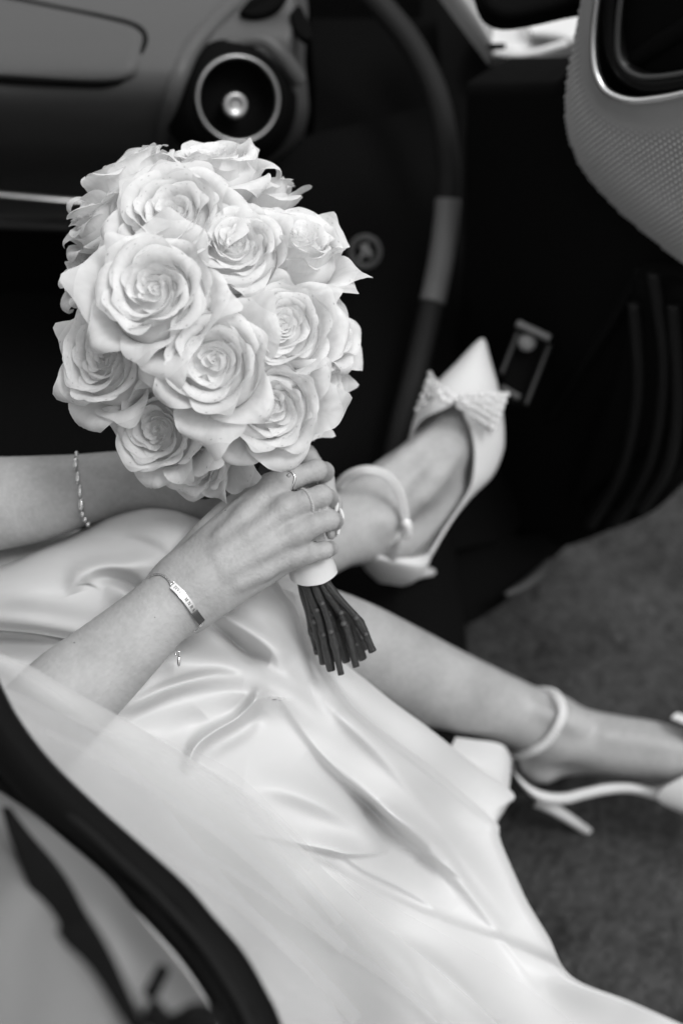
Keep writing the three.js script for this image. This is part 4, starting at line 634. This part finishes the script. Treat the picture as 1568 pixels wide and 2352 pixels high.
// ---------------------------------------------------------------- the bouquet
const bouquet = thing('bouquet', 'round bouquet of white roses with bare stems bound in white satin ribbon', 'bouquet');
function petalGeo(o, nu = 16, nv = 15) {
  const { az, hw, rb, rm, rr, ht, tc, roll, rho, spiral, wav, point, drop, pw, sd } = o, pos = [], uv = [], idx = [], r0 = rng(sd), a1 = r0() * 6.28, a2 = r0() * 6.28, a3 = r0() * 6.28, skew = (r0() - 0.5) * 0.35, lob = 0.6 + 0.5 * r0();
  for (let i = 0; i <= nu; i++) {
    const u = i / nu * 2 - 1, us = u - skew * (1 - u * u), au = Math.abs(us);
    const h = 1 - drop * (0.12 * au + 0.88 * Math.pow(au, pw)) + point * Math.exp(-au * au * 30) + 0.011 * Math.sin(u * 8 + a3) + 0.006 * Math.sin(u * 17 + a2);
    const rl = roll * (1 + 0.55 * Math.sin(us * 3.3 * lob + a1) + 0.35 * smooth(0.2, 0.6, au) - 0.25 * Math.exp(-us * us * 20));
    for (let j = 0; j <= nv; j++) {
      const t = Math.pow(j / nv, 0.85) * h, w = 0.40 + 0.60 * Math.sin(Math.min(1, t * 1.45) * Math.PI / 2), rim = smooth(0.5, 1, t);
      const prof = (q) => [rb + (rm - rb) * Math.sin(Math.PI / 2 * Math.min(1, q / 0.55)) + (rr - rm) * smooth(0.35, 1.05, q), ht * (q - 0.06 * Math.sin(q * 6.283))];
      let r, y;
      if (t <= tc || rl <= 0.02) [r, y] = prof(t);
      else { // the lip rolls outwards round a small radius
        const [ra, ya] = prof(tc), [rb2, yb2] = prof(tc + 0.02), dl = Math.hypot(rb2 - ra, yb2 - ya), c = (yb2 - ya) / dl, s0 = (rb2 - ra) / dl, s = (t - tc) / 0.02 * dl, R = rho / Math.max(rl, 0.2), an = s / R;
        const f = R * Math.sin(an), g = R * (1 - Math.cos(an)); r = ra + s0 * f + c * g; y = ya + c * f - s0 * g;
      }
      const q = Math.max(0.0005, r * (1 + spiral * u) + wav * (Math.sin(u * 3.9 + a1) * rim + 0.45 * Math.sin(u * 8.3 + a2) * rim * rim)), ph = az + u * hw * w;
      pos.push(q * Math.cos(ph), y + wav * 0.7 * Math.sin(u * 4.7 + a2) * rim, q * Math.sin(ph)); uv.push(u * 0.5 + 0.5, t);
    }
  }
  const m = nv + 1;
  for (let i = 0; i < nu; i++) for (let j = 0; j < nv; j++) { const a = i * m + j, b = a + 1, c = a + m, d = c + 1; idx.push(a, b, c, b, d, c); }
  const g = new THREE.BufferGeometry();
  g.setAttribute('position', new THREE.Float32BufferAttribute(pos, 3)); g.setAttribute('uv', new THREE.Float32BufferAttribute(uv, 2)); g.setIndex(idx); g.computeVertexNormals();
  return g;
}
function makeRose(seed, open = 1, nHeart = 14, nOut = 18) { // open below 1 keeps the cup closed
  const g = new THREE.Group(); g.name = numbered('rose'); const r = rng(seed * 7919 + 3), N = nHeart + nOut, heart = [], a0 = r() * 6.28, quarter = r() < 0.5 ? 0.003 + 0.001 * r() : 0.0008, qa = r() * 6.28;
  for (let k = 0; k < N; k++) {
    const f = k / (N - 1), jit = () => r() - 0.5, out = smooth(0.72, 1, f);
    const o = { az: a0 + k * 2.39996 + jit() * 0.4, hw: lerp(1.75, 0.82, Math.pow(f, 0.75)) * (1 + jit() * 0.2), rb: lerp(0.001, 0.009, f), rm: lerp(0.0016, 0.0325, Math.pow(f, 0.95)) * (1 + jit() * 0.07), rr: (lerp(0.0016, 0.0345, Math.pow(f, 0.95)) + 0.0015 * f + 0.0105 * open * out) * (1 + jit() * 0.06),
      ht: (lerp(0.0405, 0.0455, Math.sin(Math.min(1, f * 1.5) * Math.PI / 2)) - 0.012 * open * out + jit() * 0.002), tc: lerp(0.90, 0.73, Math.pow(f, 0.7)) + jit() * 0.05, roll: lerp(0.45, 1.05, Math.pow(f, 0.8)) * (0.75 + 0.5 * r()), rho: lerp(0.0032, 0.0078, f), spiral: lerp(0.30, 0.07, Math.pow(f, 0.6)), wav: lerp(0.0006, 0.0013, f) * (0.6 + 0.8 * r()), point: lerp(0.0, 0.15, f * f) * (0.4 + r()), drop: lerp(0.18, 0.42, f), pw: lerp(7, 3.6, f), sd: seed * 131 + k };
    if (k >= N - 7) { const gd = r(); o.rr += 0.0055 * gd * open; o.ht -= 0.005 * gd; o.point = 0.14 + 0.16 * r(); o.drop = 0.50; o.pw = 2.6; o.roll *= 1.15; o.wav *= 1.5; o.hw = 0.74 + 0.2 * r(); }
    const geo = petalGeo(o, k < nHeart ? 26 : 26, k < nHeart ? 12 : 17);
    if (k < nHeart) { const s = k < 8 ? (k % 2 ? 1 : -1) : 0; geo.rotateZ(jit() * 0.10); geo.translate(Math.cos(qa) * quarter * s * (k < 8 ? 0.6 : 0), 0, Math.sin(qa) * quarter * s * (k < 8 ? 0.6 : 0)); heart.push(geo); } else mesh('petal', geo, M.petals[k % 3], g);
  }
  { const core = new THREE.LatheGeometry([[0.0004, 0.0375], [0.006, 0.0365], [0.012, 0.0350], [0.019, 0.0330], [0.026, 0.0300], [0.030, 0.0240], [0.029, 0.012], [0.012, 0.002]].map((p) => new THREE.Vector2(...p)), 40); heart.push(core); }
  mesh('rose_heart', mergeGeometries(heart), M.petals[0], g);
  const cup = new THREE.SphereGeometry(0.011, 12, 8); cup.translate(0, -0.004, 0); mesh('calyx', cup, M.stem, g);
  return g;
}
const ORIGIN = P(560, 905, 1.175);
// heart x, y, depth, scale, openness, tilt towards the viewer, seed
const ROSES = [
  [286, 392, 1.12, 1.12, 1.0, 0.0, 1], [486, 362, 1.12, 1.06, 1.0, 0.25, 2], [388, 486, 1.035, 1.12, 0.9, 0.75, 3], [546, 560, 1.035, 0.92, 0.35, 0.45, 4], [692, 546, 1.10, 1.06, 1.0, 0.25, 5],
  [214, 588, 1.11, 0.92, 1.0, 0.15, 6], [352, 664, 1.00, 1.14, 0.95, 1.0, 7], [240, 822, 1.05, 1.06, 0.6, 0.6, 8], [490, 830, 1.005, 1.08, 0.95, 1.0, 9], [650, 742, 1.04, 1.0, 0.65, 0.7, 10],
  [752, 750, 1.12, 0.86, 0.9, 0.2, 11], [362, 985, 1.06, 0.98, 0.5, 0.6, 12], [622, 930, 1.04, 1.04, 0.95, 0.75, 13], [716, 856, 1.12, 0.8, 1.0, 0.3, 14], [566, 690, 1.075, 0.92, 1.2, 0.4, 15], [600, 420, 1.15, 0.8, 1.1, 0.0, 16], [444, 1062, 1.09, 0.82, 1.4, 0.15, 17], [694, 928, 1.13, 0.88, 1.3, 0.0, 18], [224, 486, 1.10, 0.8, 1.0, 0.1, 19]];
for (const [x, y, d, s, open, tilt, seed] of ROSES) {
  const back = [15, 16, 18, 19].includes(seed), rose = makeRose(seed, open, back ? 25 : 14, back ? 7 : 18), c = P(x, y, d), n = c.clone().sub(ORIGIN).normalize().addScaledVector(FWD, -tilt * 0.8).normalize();
  rose.quaternion.setFromUnitVectors(V(0, 1, 0), n); rose.scale.setScalar(s * 1.05); rose.position.copy(c).addScaledVector(n, -0.040 * s);
  bouquet.add(rose);
}
{ // stems: gathered at the grip, fanning out below the ribbon
  const ends = [[722, 1500, 1.165], [738, 1524, 1.15], [756, 1540, 1.142], [782, 1549, 1.135], [766, 1516, 1.16], [796, 1520, 1.15], [821, 1531, 1.14], [812, 1505, 1.165], [838, 1514, 1.155], [846, 1490, 1.165], [864, 1496, 1.14], [790, 1490, 1.175], [748, 1490, 1.17], [826, 1478, 1.175]];
  const r = rng(41);
  ends.forEach(([x, y, d], i) => {
    const a = i * 2.4, q = Math.sqrt((i + 0.5) / ends.length), gx = 717 + lerp(-38, 38, (x - 722) / 142) * 0.8, gd = 1.135 + lerp(-0.011, 0.012, clamp((d - 1.135) / 0.04)), rad = 0.0028 + r() * 0.0010;
    const pts = [P(590 + 60 * Math.cos(a) * q, 960 + 40 * Math.sin(a) * q, 1.17), P(655 + (gx - 717) * 0.55, 1120, 1.155 + (gd - 1.135) * 0.7), P(697 + (gx - 717) * 0.75, 1250, gd + 0.003), P(gx + 6 + (r() - .5) * 6, 1340, gd), P(lerp(gx, x, 0.55) + 6 + (r() - .5) * 10, 1425, lerp(gd, d, 0.6)), P(lerp(x, 792, 0.12), y, d)];
    const s = mesh('stem', tube(pts, (t) => rad * (1 + 0.10 * Math.sin(t * 31 + i * 2) + 0.25 * Math.exp(-(((t - 0.86 - 0.05 * Math.sin(i * 3)) / 0.012) ** 2))), 10, 60), M.stem, bouquet);
    const cc = pts.map(arr);
    for (let k = 0; k < 2; k++) { const t = 0.70 + 0.28 * r(), p = along(cc, t), g = new THREE.IcosahedronGeometry(rad * (0.5 + 0.5 * r()), 1); g.scale(1, 0.8, 1); g.translate(p[0] + rad * 0.8 * (r() - 0.3), p[1] + rad * 0.5, p[2] + rad * 0.8); mesh('thorn', g, M.thorn, s); }
    const end = new THREE.CylinderGeometry(rad * 0.9, rad * 0.9, 0.0006, 12); end.applyQuaternion(new THREE.Quaternion().setFromUnitVectors(V(0, 1, 0), pts[5].clone().sub(pts[4]).normalize())); end.translate(...arr(pts[5])); mesh('cut_end', end, M.stemCut, s);
  });
}
{ // leaves added to give the dark shade under the flowers
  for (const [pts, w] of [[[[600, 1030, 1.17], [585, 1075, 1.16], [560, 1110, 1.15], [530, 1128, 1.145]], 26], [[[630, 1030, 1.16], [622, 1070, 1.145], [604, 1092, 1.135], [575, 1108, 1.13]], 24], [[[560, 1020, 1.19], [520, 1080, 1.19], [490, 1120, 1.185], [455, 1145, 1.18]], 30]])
    mesh('shade_leaf', thick(grid((u, v) => { const p = along(pts, u), q = along(pts, Math.min(1, u + 0.05)), dx = q[0] - p[0], dy = q[1] - p[1], l = Math.hypot(dx, dy) || 1, h = w * Math.sin(Math.PI * Math.pow(u * 0.96 + 0.02, 0.8)) * (1 + 0.06 * Math.sin(u * 60)), s = (v - 0.5) * 2; return P(p[0] - dy / l * h * s, p[1] + dx / l * h * s, p[2] + 0.006 * s * s); }, 30, 8), 0.0005), M.shade_leaf, bouquet);
}
{ // satin binding round the grip, its lower edge cut at angles
  const low = (a) => 1332 + 20 * Math.cos(a * 1) * 0 + 14 * Math.max(0, Math.sin(a)) - 12 * Math.abs(Math.cos(a)) ** 3 - 6 * Math.cos(a);
  const R0 = PX(48, 1.135);
  const g = grid((u, v) => {
    const a = u * Math.PI * 2, f = lerp(0, 1, v), cx = lerp(660, 721, f), cy = lerp(1120, low(a), f), cd = lerp(1.152, 1.135, f), k = lerp(0.92, 1, f) * (1 + 0.05 * Math.abs(Math.sin(a * 2.5 + 0.8)) * smooth(0.6, 1, f) + 0.02 * Math.sin(v * 22 + a * 2));
    return P(cx + Math.cos(a) * 49 * k, cy + 8 * Math.cos(a) * 0, cd - Math.sin(a) * R0 * k);
  }, 60, 40, 1);
  mesh('ribbon_wrap', thick(g, 0.0012), M.ribbon, bouquet);
}
rebase(bouquet, P(800, 1530, 1.15));

// ---------------------------------------------------------------- finish
scene.traverse((o) => { if (o.isMesh) { o.castShadow = true; o.receiveShadow = true; } });
renderer.render(scene, camera);
